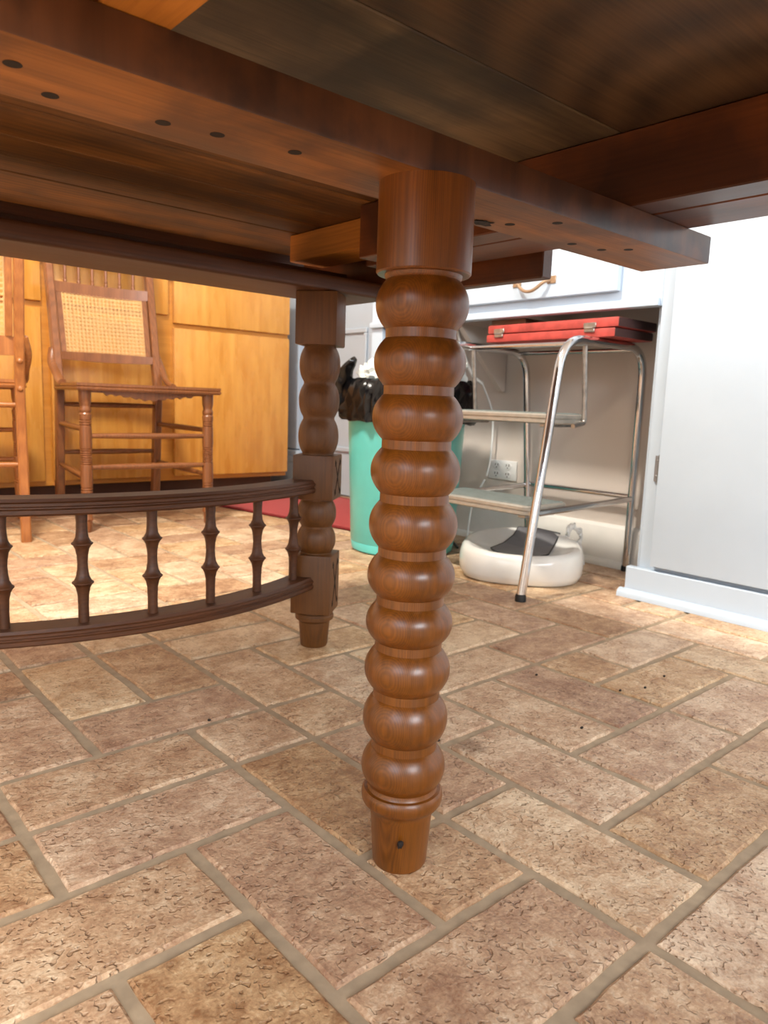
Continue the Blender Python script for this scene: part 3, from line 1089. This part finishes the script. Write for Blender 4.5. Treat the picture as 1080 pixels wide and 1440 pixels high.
def cane(bm, fx, x0, x1, z0, z1, step=0.0130):
    """Woven cane: doubled uprights and cross strands plus diagonals, as thin strips lying on the surface y = fx(x, z)."""
    def strip(a, b, wdt, off):
        n = 5
        ps = []
        d = Vector((b[0] - a[0], b[1] - a[1]))
        ln = d.length
        if ln < 0.006:
            return
        d /= ln
        pr_ = Vector((-d.y, d.x)) * wdt / 2
        for i in range(n + 1):
            t = i / n
            x = a[0] + (b[0] - a[0]) * t
            z = a[1] + (b[1] - a[1]) * t
            ps.append((bm.verts.new((x + pr_.x, fx(x, z) + off, z + pr_.y)), bm.verts.new((x - pr_.x, fx(x, z) + off, z - pr_.y))))
        for p, q in zip(ps, ps[1:]):
            bm.faces.new((p[0], p[1], q[1], q[0]))
    nx = int((x1 - x0) / step)
    nz_ = int((z1 - z0) / step)
    for i in range(nx + 1):
        x = x0 + (x1 - x0) * i / nx
        for o_ in (-0.0012, 0.0012):
            strip((x + o_, z0), (x + o_, z1), 0.0020, 0.0)
    for j in range(nz_ + 1):
        z = z0 + (z1 - z0) * j / nz_
        for o_ in (-0.0012, 0.0012):
            strip((x0, z + o_), (x1, z + o_), 0.0020, -0.0008)
    H = z1 - z0
    for sgn_ in (1, -1):
        k = -int(H / step) - 1
        while k <= nx + int(H / step) + 1:
            xs = x0 + k * step
            pts_ = []
            a = (xs, z0) if sgn_ > 0 else (xs, z1)
            # clip the 45-degree line to the panel
            t0 = max(0.0, x0 - xs)
            t1 = min(H, x1 - xs)
            if t1 > t0:
                if sgn_ > 0:
                    strip((xs + t0, z0 + t0), (xs + t1, z0 + t1), 0.0011, -0.0016 * (1 if sgn_ > 0 else 1.4))
                else:
                    strip((xs + t0, z1 - t0), (xs + t1, z1 - t1), 0.0011, -0.0022)
            k += 1
    return bm


def bar(bm, a, b, wx, wy, bev=0.003):
    """square-sectioned bar from a to b (section wx by wy in the horizontal plane)"""
    a, b = Vector(a), Vector(b)
    vs_ = []
    lo = [bm.verts.new(a + Vector((sx_ * wx / 2, sy_ * wy / 2, 0))) for sx_, sy_ in ((-1, -1), (1, -1), (1, 1), (-1, 1))]
    hi = [bm.verts.new(b + Vector((sx_ * wx / 2, sy_ * wy / 2, 0))) for sx_, sy_ in ((-1, -1), (1, -1), (1, 1), (-1, 1))]
    fs = []
    for i in range(4):
        fs.append(bm.faces.new((lo[i], lo[(i + 1) % 4], hi[(i + 1) % 4], hi[i])))
    fs.append(bm.faces.new(lo[::-1]))
    fs.append(bm.faces.new(hi))
    if bev:
        es = list({e for f in fs for e in f.edges})
        bmesh.ops.bevel(bm, geom=es, offset=bev, segments=2, affect='EDGES', clamp_overlap=True)


def post_mesh(bm, pts, wx, wy):
    """bent square post through pts"""
    rings = []
    for p in pts:
        c = 0.004
        sec = [(-wx / 2 + c, -wy / 2), (wx / 2 - c, -wy / 2), (wx / 2, -wy / 2 + c), (wx / 2, wy / 2 - c), (wx / 2 - c, wy / 2), (-wx / 2 + c, wy / 2), (-wx / 2, wy / 2 - c), (-wx / 2, -wy / 2 + c)]
        rings.append([bm.verts.new((p[0] + s_[0], p[1] + s_[1], p[2])) for s_ in sec])
    for a, b in zip(rings, rings[1:]):
        for i in range(8):
            bm.faces.new((a[i], a[(i + 1) % 8], b[(i + 1) % 8], b[i]))
    bm.faces.new(rings[0][::-1])
    bm.faces.new(rings[-1])


def make_chair(label, loc, rotz, wood_m, fw=0.195, rw=0.176, dep=0.38, variant=0):
    t = thing('cane_back_chair', label, 'chair', loc, rotz)
    sz0, sz1 = 0.428, 0.450
    # seat with moulded edge
    bm_ = BM()
    out = [(-fw - 0.028, -0.032), (fw + 0.028, -0.032), (rw + 0.012, dep + 0.010), (-rw - 0.012, dep + 0.010)]
    sec = [(0.0, sz0), (0.004, sz0 + 0.005), (0.004, sz0 + 0.009), (0.0005, sz0 + 0.011), (0.003, sz0 + 0.014), (0.003, sz0 + 0.019), (-0.003, sz1)]
    rings = []
    for o_, z_ in sec:
        rings.append([bm_.verts.new((p[0] + math.copysign(o_, p[0]), p[1] + math.copysign(o_, p[1] - dep / 2), z_)) for p in out])
    for a, b in zip(rings, rings[1:]):
        for i in range(4):
            bm_.faces.new((a[i], a[(i + 1) % 4], b[(i + 1) % 4], b[i]))
    bm_.faces.new(rings[0][::-1]); bm_.faces.new(rings[-1])
    seat = obj('seat', bm_, wood_m, t)
    # scalloped front apron
    bm_ = BM()
    pts_ = [(-fw, sz0), (fw, sz0)]
    n = 44
    for i in range(n + 1):
        x = fw - 2 * fw * i / n
        a = abs(x) / fw
        d = 0.006 if a > 0.72 else (0.012 if a > 0.5 else 0.020 + 0.005 * math.cos(a / 0.5 * math.pi))
        d += 0.003 * math.sin(i * 1.9) * (a < 0.72)
        pts_.append((x, sz0 - d))
    prism(bm_, pts_, 'Y', -0.012, -0.001)
    obj('seat_apron', bm_, wood_m, t)
    # front legs, turned with ring grooves
    for s in (-1, 1):
        pr = [(0.010, 0.0), (0.0125, 0.004), (0.0135, 0.035), (0.0175, 0.040), (0.0165, 0.046), (0.0150, 0.05), (0.0165, 0.09)]
        for z0, z1 in ((0.118, 0.142), (0.205, 0.258), (0.322, 0.345)):
            pr.append((0.0175, z0 - 0.004))
            k = int((z1 - z0) / 0.006)
            for i in range(k):
                zz = z0 + (z1 - z0) * i / k
                pr += [(0.0172, zz), (0.0150, zz + 0.0022), (0.0172, zz + 0.0046)]
            pr.append((0.0172, z1))
            pr.append((0.0180, z1 + 0.012))
        pr += [(0.0150, 0.362), (0.0170, 0.366), (0.0178, 0.372), (0.0150, 0.379), (0.0145, 0.383), (0.0175, 0.395), (0.0182, 0.412), (0.0180, sz0)]
        pr = [pr[0]] + [b for a, b in zip(pr, pr[1:]) if b[1] > a[1] - 1e-6]
        bm_ = BM()
        lathe(bm_, pr, s * fw, 0.0, 20)
        obj('leg', bm_, wood_m, t, smooth=30)
    # rear posts: leg and back upright in one bent piece
    lean = lambda z: dep + (0.0 if z < 0.43 else (z - 0.43) * 0.22) - (0.0 if z > 0.43 else 0.0) + (0.04 * (0.43 - z) / 0.43 if z < 0.43 else 0)
    px = lambda z: rw + (0.004 * (z - 0.43) / 0.5 if z > 0.43 else 0.0)
    for s in (-1, 1):
        bm_ = BM()
        post_mesh(bm_, [(s * px(z), lean(z), z) for z in (0.0, 0.15, 0.3, 0.42, 0.45, 0.52, 0.65, 0.8, 0.95, 1.0)], 0.026, 0.036)
        p = obj('post', bm_, wood_m, t, smooth=30)
        # hip brace from seat to post
        bm_ = BM()
        tube(bm_, spline([(s * (rw + 0.010), dep + 0.035, 0.565), (s * (rw + 0.020), dep + 0.012, 0.520), (s * (rw + 0.016), dep - 0.035, 0.478), (s * (rw + 0.018), dep - 0.075, 0.458), (s * (rw + 0.018), dep - 0.105, 0.452)], 5), 0.0105, 10, 1.3)
        obj('hip_brace', bm_, wood_m, t, smooth=40)
        if variant:
            for z_ in (0.425, 0.500):
                bm_ = BM()
                blob(bm_, s * px(z_), lean(z_) + 0.019, z_, 0.0085, 0.006, 0.0085, 2)
                obj('wooden_plug', bm_, wood_m, p, smooth=60)
    # back panel: curved rails, cane between them
    zb0, zb1 = (0.532, 0.795) if not variant else (0.515, 0.83)
    curve = lambda x: 0.020 * (1 - (x / rw) ** 2)
    rh0, rh1 = (0.024, 0.034) if not variant else (0.048, 0.05)
    for z0, z1, nm in ((zb0, zb0 + rh0, 'lower_back_rail'), (zb1 - rh1, zb1, 'upper_back_rail')):
        bm_ = BM()
        m_ = 14
        lo = []
        for i in range(m_ + 1):
            x = -(rw - 0.010) + 2 * (rw - 0.010) * i / m_
            yb = lean((z0 + z1) / 2) + curve(x) - 0.004
            dz = 0.004 * (1 - (x / rw) ** 2)
            lo.append([bm_.verts.new(c_) for c_ in ((x, yb - 0.010, z0 - dz), (x, yb + 0.010, z0 - dz), (x, yb + 0.010, z1 + dz * (1 if nm[0] == 'l' else 0)), (x, yb - 0.010, z1 + dz * (1 if nm[0] == 'l' else 0)))])
        for a, b in zip(lo, lo[1:]):
            for i in range(4):
                bm_.faces.new((a[i], a[(i + 1) % 4], b[(i + 1) % 4], b[i]))
        bm_.faces.new(lo[0]); bm_.faces.new(lo[-1])
        obj(nm, bm_, wood_m, t, smooth=40)
    for s in (-1, 1):
        bm_ = BM()
        bar(bm_, (s * (rw - 0.024), lean(zb0 + rh0) + curve(rw - 0.024) - 0.003, zb0 + rh0), (s * (rw - 0.022), lean(zb1 - rh1) + curve(rw - 0.024) - 0.003, zb1 - rh1), 0.018, 0.016, 0.002)
        obj('cane_frame', bm_, wood_m, t, smooth=30)
    bm_ = BM()
    cane(bm_, lambda x, z: lean(z) + curve(x) - 0.008, -(rw - 0.033), rw - 0.033, zb0 + rh0 - 0.002, zb1 - rh1 + 0.002)
    cp = obj('cane_panel', bm_, M['cane'], t)
    cp['kind'] = 'stuff'
    # spindles and crest
    for i in range(6):
        x = -0.118 + 0.0472 * i
        z0 = zb1 + 0.001
        pr = [(0.0055, 0.0), (0.0072, 0.008), (0.0050, 0.013), (0.0066, 0.017), (0.0045, 0.024), (0.0062, 0.045), (0.0045, 0.075), (0.0064, 0.082), (0.0050, 0.088), (0.0068, 0.094), (0.0055, 0.105)]
        bm_ = BM()
        lathe(bm_, pr, x, lean(z0 + 0.05) + curve(x) - 0.004, 12, z0)
        obj('back_spindle', bm_, wood_m, t, smooth=40)
    bm_ = BM()
    cr_ = [(-rw - 0.02, zb1 + 0.105), (rw + 0.02, zb1 + 0.105), (rw + 0.02, zb1 + 0.16), (rw * 0.5, zb1 + 0.19), (0, zb1 + 0.205), (-rw * 0.5, zb1 + 0.19), (-rw - 0.02, zb1 + 0.16)]
    prism(bm_, cr_, 'Y', lean(zb1 + 0.13) - 0.012, lean(zb1 + 0.13) + 0.022)
    obj('crest_rail', bm_, wood_m, t)
    # stretchers
    def st(a, b, r_=0.0095):
        b3 = BM()
        a, b = Vector(a), Vector(b)
        pts2 = [a.lerp(b, i / 8) for i in range(9)]
        tube(b3, pts2, [r_ * (0.72 + 0.28 * math.sin(math.pi * min(1, max(0, i / 8)) )) for i in range(9)], 10)
        obj('stretcher', b3, wood_m, t, smooth=50)
    st((-fw, 0, 0.293), (fw, 0, 0.293)); st((-fw, 0, 0.198), (fw, 0, 0.198))
    for s in (-1, 1):
        st((s * fw, 0, 0.312), (s * rw, lean(0.31), 0.315)); st((s * fw, 0, 0.165), (s * rw, lean(0.18), 0.175))
    st((-rw, lean(0.38), 0.380), (rw, lean(0.38), 0.380)); st((-rw, lean(0.21), 0.215), (rw, lean(0.21), 0.215))
    return t


make_chair('oak cane-back chair facing the table, front of its seat towards us', (0.455, 1.981, 0), R(-3.6), M['chair_wood'], rw=0.170)

# chair seen from behind at the left edge: its right rear post stands at (0.064, 1.927)
cb_rot = R(180 - 11)
rwB = 0.176
depB = 0.38 + 0.04
px_, py_ = -rwB, depB            # local coords of that post's foot
cs_, sn_ = math.cos(cb_rot), math.sin(cb_rot)
make_chair('golden oak cane-back chair with its back turned, plugs on its post', (0.068 - (cs_ * px_ - sn_ * py_), 1.932 - (sn_ * px_ + cs_ * py_), 0), cb_rot, M['chair_wood_b'], variant=1)

# ================================================================ step stool
stl = thing('step_stool', 'chrome tube step stool with two grey treads under the white drawer', 'step stool', (1.0, 0.93, 0))


def so_(name, bm, mat, parent=None, smooth=40):
    bmesh.ops.translate(bm, vec=(-1.0, -0.93, 0), verts=bm.verts[:])
    return obj(name, bm, mat, parent or stl, smooth)


RT = 0.0105
VR, VL = 0.735, 1.105
for v, sp in ((VR, -1), (VL, 1)):
    path = rounded_path([(0.752, v + sp * 0.012, 0.004), (0.862, v, 0.580), (1.205, v, 0.580), (1.243, v + sp * -0.022, 0.004)], 0.075, 8)
    bm = BM()
    tube(bm, path, RT, 14)
    fr = so_('tube_frame', bm, M['chrome'])
    for p in ((0.752, v + sp * 0.012), (1.243, v - sp * 0.022)):
        bm = BM()
        lathe(bm, [(0.0122, 0.0), (0.0122, 0.010), (0.0108, 0.016)], p[0], p[1], 14)
        bmesh.ops.translate(bm, vec=(-1.0, -0.93, 0), verts=bm.verts[:])
        obj('rubber_foot', bm, M['black'], fr, 40)
for u_ in (1.170, 0.96):
    bm = BM()
    tube(bm, [(u_, VR, 0.575), (u_, VL, 0.575)], 0.006, 10)
    so_('seat_rail', bm, M['chrome'])
bm = BM()
tube(bm, [(1.236, VR + 0.010, 0.200), (1.236, VL - 0.010, 0.200)], 0.0075, 10)
so_('cross_brace', bm, M['chrome'])
for v in (VR, VL):
    bm = BM()
    tube(bm, [(1.236, v + (0.012 if v < 0.9 else -0.012), 0.197), (0.800, v + (0.012 if v < 0.9 else -0.012), 0.186)], 0.0075, 10, 0.6)
    so_('side_brace', bm, M['chrome'])


def step(u0, u1, v0, v1, z0, z1):
    bm_ = BM()
    r_ = 0.022
    outl = []
    for cx_, cy_, a0 in ((u1 - r_, v1 - r_, 0), (u0 + r_, v1 - r_, 90), (u0 + r_, v0 + r_, 180), (u1 - r_, v0 + r_, 270)):
        for k in range(7):
            a = R(a0 + 15 * k)
            outl.append((cx_ + r_ * math.cos(a), cy_ + r_ * math.sin(a)))
    n = len(outl)
    zm = (z0 + z1) / 2
    cx_, cy_ = (u0 + u1) / 2, (v0 + v1) / 2
    rings = []
    for ins, z_ in ((0.004, z0), (0.0, z0 + 0.003), (0.0, zm - 0.002), (0.003, zm - 0.001), (0.003, zm + 0.001), (0.0, zm + 0.002), (0.0, z1 - 0.003), (0.003, z1)):
        rings.append([bm_.verts.new((cx_ + (p[0] - cx_) * (1 - ins / (u1 - u0) * 2), cy_ + (p[1] - cy_) * (1 - ins / (v1 - v0) * 2), z_)) for p in outl])
    for a, b in zip(rings, rings[1:]):
        for i in range(n):
            bm_.faces.new((a[i], a[(i + 1) % n], b[(i + 1) % n], b[i]))
    bm_.faces.new(rings[0][::-1]); bm_.faces.new(rings[-1])
    s_ = so_('step', bm_, M['step_metal'])
    bm_ = BM()
    box(bm_, u0 + 0.010, u1 - 0.010, v0 + 0.010, v1 - 0.010, z1 - 0.001, z1 + 0.0018, bev=0.001, seg=1)
    m_ = 9
    for i in range(m_):
        uu = u0 + 0.018 + (u1 - u0 - 0.036) * i / (m_ - 1)
        box(bm_, uu - 0.002, uu + 0.002, v0 + 0.014, v1 - 0.014, z1 + 0.0018, z1 + 0.0028)
    so_('tread', bm_, M['tread'], s_, None)
    for va in (v0 + 0.025, v1 - 0.045):
        bm_ = BM()
        box(bm_, u0 + 0.02, u1 - 0.02, va, va + 0.02, z0 - 0.008, z0 - 0.0002, bev=0.001, seg=1)
        so_('step_bracket', bm_, M['worn_metal'], s_, None)


step(0.860, 1.005, VR + 0.018, VL - 0.018, 0.388, 0.411)
step(0.800, 0.955, VR + 0.018, VL - 0.018, 0.180, 0.203)
for v in (VR + 0.013, VL - 0.013):
    bm = BM()
    tube(bm, rounded_path([(0.965, v, 0.572), (0.985, v, 0.392), (0.940, v, 0.384)], 0.01, 4), 0.0058, 8)
    so_('hanger_rod', bm, M['worn_metal'])

# red case lying on the stool
case = thing('carrying_case', 'flat worn red case with two metal latches lying on the step stool', 'case', (1.075, 0.885, 0.5912), R(-1.0))
for nm, z0, z1, dx in (('lower_shell', 0.0, 0.0205, 0.0), ('upper_shell', 0.0222, 0.044, 0.004)):
    bm = BM()
    vs_ = box(bm, -0.078, 0.088, -0.195 - dx * 2, 0.195 - dx, z0, z1, bev=0.004, seg=2)
    bm.faces.ensure_lookup_table()
    o = obj(nm, bm, M['red_case'], case, smooth=40)
    o.data.materials.append(M['case_dark'])
    for p in o.data.polygons:
        if p.normal.y < -0.6 or p.normal.y > 0.6:
            p.material_index = 1
for vy in (0.150, -0.128):
    bm = BM()
    box(bm, -0.0825, -0.078, vy - 0.014, vy + 0.014, 0.012, 0.021, bev=0.001, seg=1)
    box(bm, -0.0815, -0.078, vy - 0.017, vy + 0.017, 0.0225, 0.034, bev=0.001, seg=1)
    tube(bm, [(-0.0835, vy - 0.012, 0.0215), (-0.0835, vy + 0.012, 0.0215)], 0.002, 8)
    obj('latch', bm, M['worn_metal'], case, smooth=40)

# ================================================================ white basin under the stool
BX, BY = 0.950, 0.882
bas = thing('floor_basin', 'white rounded plastic basin with dark grey inset under the stool', 'basin', (BX, BY, 0), math.atan2(-0.796, 0.605))
bm = BM()
n = 56
secs = [(0.86, 0.000), (0.93, 0.004), (0.985, 0.020), (1.0, 0.040), (0.995, 0.058), (0.970, 0.074), (0.930, 0.083), (0.875, 0.085), (0.82, 0.082), (0.72, 0.075), (0.55, 0.070), (0.30, 0.068)]
rings = []
for k_, z_ in secs:
    ring_ = []
    for i in range(n):
        a = 2 * math.pi * i / n
        e_ = 2.6
        ca, sa = math.cos(a), math.sin(a)
        rx, ry = 0.154, 0.128
        q = (abs(ca) ** e_ + abs(sa) ** e_) ** (-1 / e_)
        zz = z_ + (0.020 * max(0, sa) ** 1.5 if z_ > 0.05 else 0.0) * min(1, k_ / 0.7)
        zz -= 0.010 * max(0, -sa) ** 2 * min(1, k_ / 0.7) if (z_ > 0.06 and k_ < 0.98) else 0
        ring_.append(bm.verts.new((k_ * rx * q * ca, k_ * ry * q * sa, zz)))
    rings.append(ring_)
for a, b in zip(rings, rings[1:]):
    for i in range(n):
        bm.faces.new((a[i], a[(i + 1) % n], b[(i + 1) % n], b[i]))
bm.faces.new(rings[0][::-1]); bm.faces.new(rings[-1])
shell = obj('shell', bm, M['basin'], bas, smooth=60)
bm = BM()
outl = [(-0.074, -0.030), (-0.068, -0.052), (-0.050, -0.078), (0.0, -0.094), (0.045, -0.088), (0.066, -0.052), (0.080, 0.030), (0.096, 0.100), (0.040, 0.112), (-0.012, 0.110), (-0.022, 0.075), (-0.045, 0.030)]


def basin_z(x, y):
    k_ = (abs(x / 0.154) ** 2.6 + abs(y / 0.128) ** 2.6) ** (1 / 2.6)
    P_ = [(0.0, 0.068), (0.30, 0.068), (0.55, 0.070), (0.72, 0.075), (0.82, 0.082), (0.875, 0.085), (1.0, 0.08)]
    for (a, za), (b_, zb) in zip(P_, P_[1:]):
        if k_ <= b_:
            z_ = za + (zb - za) * (k_ - a) / (b_ - a)
            break
    else:
        z_ = 0.08
    sa = y / max(1e-4, math.hypot(x, y))
    return z_ + (0.020 * max(0, sa) ** 1.5 - 0.010 * max(0, -sa) ** 2) * (1 if k_ > 0.7 else k_ / 0.7)


lo = []
hi = []
for p in outl:
    zt_ = basin_z(p[0], p[1]) + 0.0012
    lo.append(bm.verts.new((p[0], p[1], zt_ - 0.02)))
    hi.append(bm.verts.new((p[0], p[1], zt_ + 0.003)))
for i in range(len(outl)):
    j = (i + 1) % len(outl)
    bm.faces.new((lo[i], lo[j], hi[j], hi[i]))
mid_ = bm.verts.new((0.01, 0.0, 0.0715))
for i in range(len(outl)):
    bm.faces.new((hi[i], hi[(i + 1) % len(outl)], mid_))
bm.faces.new(lo[::-1])
obj('inset', bm, M['basin_grey'], bas)
bm = BM()
tube(bm, [Vector((p[0] * 1.01, p[1] * 1.01, basin_z(p[0], p[1]) + 0.0035)) for p in outl + outl[:1]], 0.0016, 6)
obj('seal', bm, M['black'], bas)
bm = BM()
pts = []
for i in range(60):
    a = i / 60 * 2 * math.pi * 3
    pts.append((0.134 + 0.017 * math.cos(a) + 0.005 * math.sin(i * 0.7), 0.138 + 0.008 * math.sin(i * 1.3), 0.088 + 0.034 * math.sin(a) * (0.8 + 0.2 * math.sin(i))))
pts += [(0.158, 0.135, 0.05), (0.166, 0.138, 0.012)]
tube(bm, pts, 0.0034, 6)
obj('cord', bm, M['cord_white'], bas, smooth=60)

# ================================================================ waste bin
WX, WY = 0.930, 1.305
wb = thing('waste_bin', 'tall round teal plastic waste bin behind the turned leg', 'bin', (WX, WY, 0))
bm = BM()
lathe(bm, [(0.140, 0.0), (0.148, 0.004), (0.1515, 0.024), (0.1500, 0.027), (0.1520, 0.030), (0.1705, 0.430), (0.1755, 0.434), (0.1755, 0.446), (0.1700, 0.448), (0.166, 0.43), (0.150, 0.06)], 0, 0, 56)
obj('body', bm, M['teal'], wb, smooth=40)
# bag folded over the rim
bag = thing('garbage_bag', 'shiny black garbage bag folded over the teal bin rim', 'bag', (WX, WY, 0))
bm = BM()
n = 120
secs = [(0.186, 0.372), (0.190, 0.380), (0.196, 0.405), (0.193, 0.430), (0.192, 0.455), (0.184, 0.478), (0.172, 0.489), (0.160, 0.484), (0.146, 0.455), (0.125, 0.43), (0.04, 0.42)]
rings = []
for j, (r_, z_) in enumerate(secs):
    ring_ = []
    for i in range(n):
        a = 2 * math.pi * i / n
        d = Vector((math.cos(a), math.sin(a), 0))
        sk = a + z_ * 4.5
        wr = noise.noise(Vector((d.x * 7, d.y * 7, z_ * 8))) * 0.008 - abs(noise.noise(Vector((math.cos(sk) * 11, math.sin(sk) * 11, z_ * 6 + 4)))) * 0.040 + 0.009
        zz = z_ + noise.noise(Vector((d.x * 3, d.y * 3, 2))) * 0.012 * (1 if j < 3 or j in (5, 6) else 0.4)
        rad_ = max(r_ + wr, 0.1785) if j <= 5 else (min(r_ + wr, 0.162) if j >= 8 else r_ + wr)
        ring_.append(bm.verts.new((d.x * rad_, d.y * rad_, zz)))
    rings.append(ring_)
for a, b in zip(rings, rings[1:]):
    for i in range(n):
        bm.faces.new((a[i], a[(i + 1) % n], b[(i + 1) % n], b[i]))
bm.faces.new(rings[-1])
obj('liner', bm, M['bag'], bag, smooth=70)
# gathered flap standing out on the far left side of the bag
lf = Vector((-0.749, 0.663, 0))     # towards the left as seen from the table
tw = Vector((-0.663, -0.749, 0))
bm = BM()
cl = [(lf * 0.148 + tw * 0.085, 0.540, 0.007), (lf * 0.156 + tw * 0.09, 0.530, 0.013), (lf * 0.170 + tw * 0.08, 0.512, 0.018), (lf * 0.183 + tw * 0.065, 0.482, 0.030), (lf * 0.186 + tw * 0.055, 0.445, 0.028), (lf * 0.181 + tw * 0.06, 0.405, 0.017), (lf * 0.174 + tw * 0.065, 0.374, 0.006)]
cp_ = spline([(p.x, p.y, z) for p, z, r_ in cl], 5)
rr_ = []
for i in range(len(cl) - 1):
    for k in range(5):
        rr_.append(cl[i][2] + (cl[i + 1][2] - cl[i][2]) * k / 5)
rr_.append(cl[-1][2])
tube(bm, cp_, rr_, 28, 0.5)
for v in bm.verts:
    v.co += Vector((1, 1, 0.3)) * (0.004 * noise.noise(v.co * 30) + 0.009 * (abs(noise.noise(Vector((v.co.x * 45, v.co.y * 45, v.co.z * 7)))) - 0.3))
obj('flap', bm, M['bag'], bag, smooth=70)
# crumpled tissue in the bag
bm = BM()
p1 = lf * 0.085 + tw * 0.06
blob(bm, 0, 0, 0, 0.055, 0.05, 0.052, 4, 0.5, 3.5, 5)
o = obj('crumpled_tissue', bm, M['paper'], None, 35)
o.location = (WX + p1.x, WY + p1.y, 0.486)
tag(o, 'crumpled white tissue on the left in the black bag', 'tissue', 'tissues in the bin')
bm = BM()
p1 = lf * -0.105 + tw * 0.045
blob(bm, 0, 0, 0, 0.055, 0.05, 0.060, 4, 0.4, 3, 9)
o = obj('crumpled_tissue', bm, M['paper'], None, 35)
o.location = (WX + p1.x, WY + p1.y, 0.510)
tag(o, 'larger wad of white tissue on the right in the black bag', 'tissue', 'tissues in the bin')

# cords by the bin
bm = BM()
tube(bm, spline([(1.10, 1.285, 0.6540), (1.11, 1.275, 0.60), (1.14, 1.255, 0.52), (1.175, 1.24, 0.49)], 6), 0.0052, 8)
tube(bm, spline([(1.175, 1.24, 0.49), (1.235, 1.245, 0.40), (1.245, 1.25, 0.28), (1.244, 1.262, 0.206)], 6), 0.0030, 8)
tag(obj('power_cord', bm, M['cord_white'], None, 60), 'white power cord hanging from the drawer to the wall outlet', 'cord')
bm = BM()
tube(bm, spline([(1.236, 1.262, 0.195), (1.20, 1.275, 0.12), (1.15, 1.245, 0.035), (1.08, 1.18, 0.006), (1.03, 1.09, 0.005)], 6), 0.0032, 8)
tag(obj('power_cord', bm, M['cord_white'], None, 60), 'thin white cord looping down behind the bin to the basin', 'cord')
bm = BM()
tube(bm, spline([(1.20, 1.40, 0.14), (1.17, 1.37, 0.07), (1.13, 1.30, 0.016), (1.09, 1.24, 0.0055), (1.06, 1.20, 0.0055)], 6), 0.0038, 8)
tag(obj('power_cord', bm, M['cord_dark'], None, 60), 'dark cord drooping to the floor beside the teal bin', 'cord')

# ================================================================ red rug
bm = BM()
outl = [(0.868, 2.297), (0.985, 1.560), (1.440, 1.640), (1.440, 2.36)]
prism(bm, outl, 'Z', 0.0006, 0.007)
es = [e for e in bm.edges]
rug = thing('floor_rug', 'red rug on the tiles in front of the white door', 'rug', (0, 0, 0))
obj('pile', bm, M['rug'], rug)
bm = BM()
for a, b in zip(outl, outl[1:] + outl[:1]):
    tube(bm, [(a[0], a[1], 0.005), (b[0], b[1], 0.005)], 0.0046, 8)
obj('binding', bm, M['rug_edge'], rug, smooth=60)

# ================================================================ crumbs on the tiles
for px, py, lb_ in ((0.300, 0.262, 'dark crumb on the tile just right of the brown stain'), (0.462, 0.302, 'dark crumb on a joint, first of three in a row'),
                   (0.505, 0.285, 'dark crumb, middle one of three in a row'), (0.577, 0.292, 'dark crumb, farthest of three in a row from the turned leg'),
                   (-0.083, 0.577, 'dark crumb on a square tile under the bowed gallery'), (0.41, 0.42, 'dark crumb by the joint behind the three in a row'),
                   (0.118, 0.352, 'dark crumb beside the brown stain next to the turned leg')):
    bm = BM()
    blob(bm, 0, 0, 0, 0.0024, 0.002, 0.0016, 2, 0.3, 3, px)
    o = obj('crumb', bm, M['crumb'], None, 60)
    o.location = (px, py, 0.0014)
    tag(o, lb_, 'crumb', 'dark crumbs on the tiles')

# ================================================================ ceiling lamps (out of frame; the second is an added fill)
for i, (x, y, z, pw, col) in enumerate(LAMPS):
    t = thing('ceiling_light', ('round ceiling light over the table', 'round ceiling light added as fill, out of frame')[i], 'lamp', (x, y, CZ))
    bm = BM()
    lathe(bm, [(0.17, -0.03), (0.175, -0.025), (0.175, 0.0)], 0, 0, 32)
    obj('base', bm, M['worn_metal'], t, smooth=40)
    bm = BM()
    lathe(bm, [(0.02, -0.047), (0.10, -0.043), (0.15, -0.035), (0.165, -0.030)], 0, 0, 32)
    obj('diffuser', bm, M['lamp'], t, smooth=60)
    area_light('ceiling_lamp_glow', (x, y, z - 0.03), (x, y, 0), 0.32, 0.32, pw, col, 'DISK')
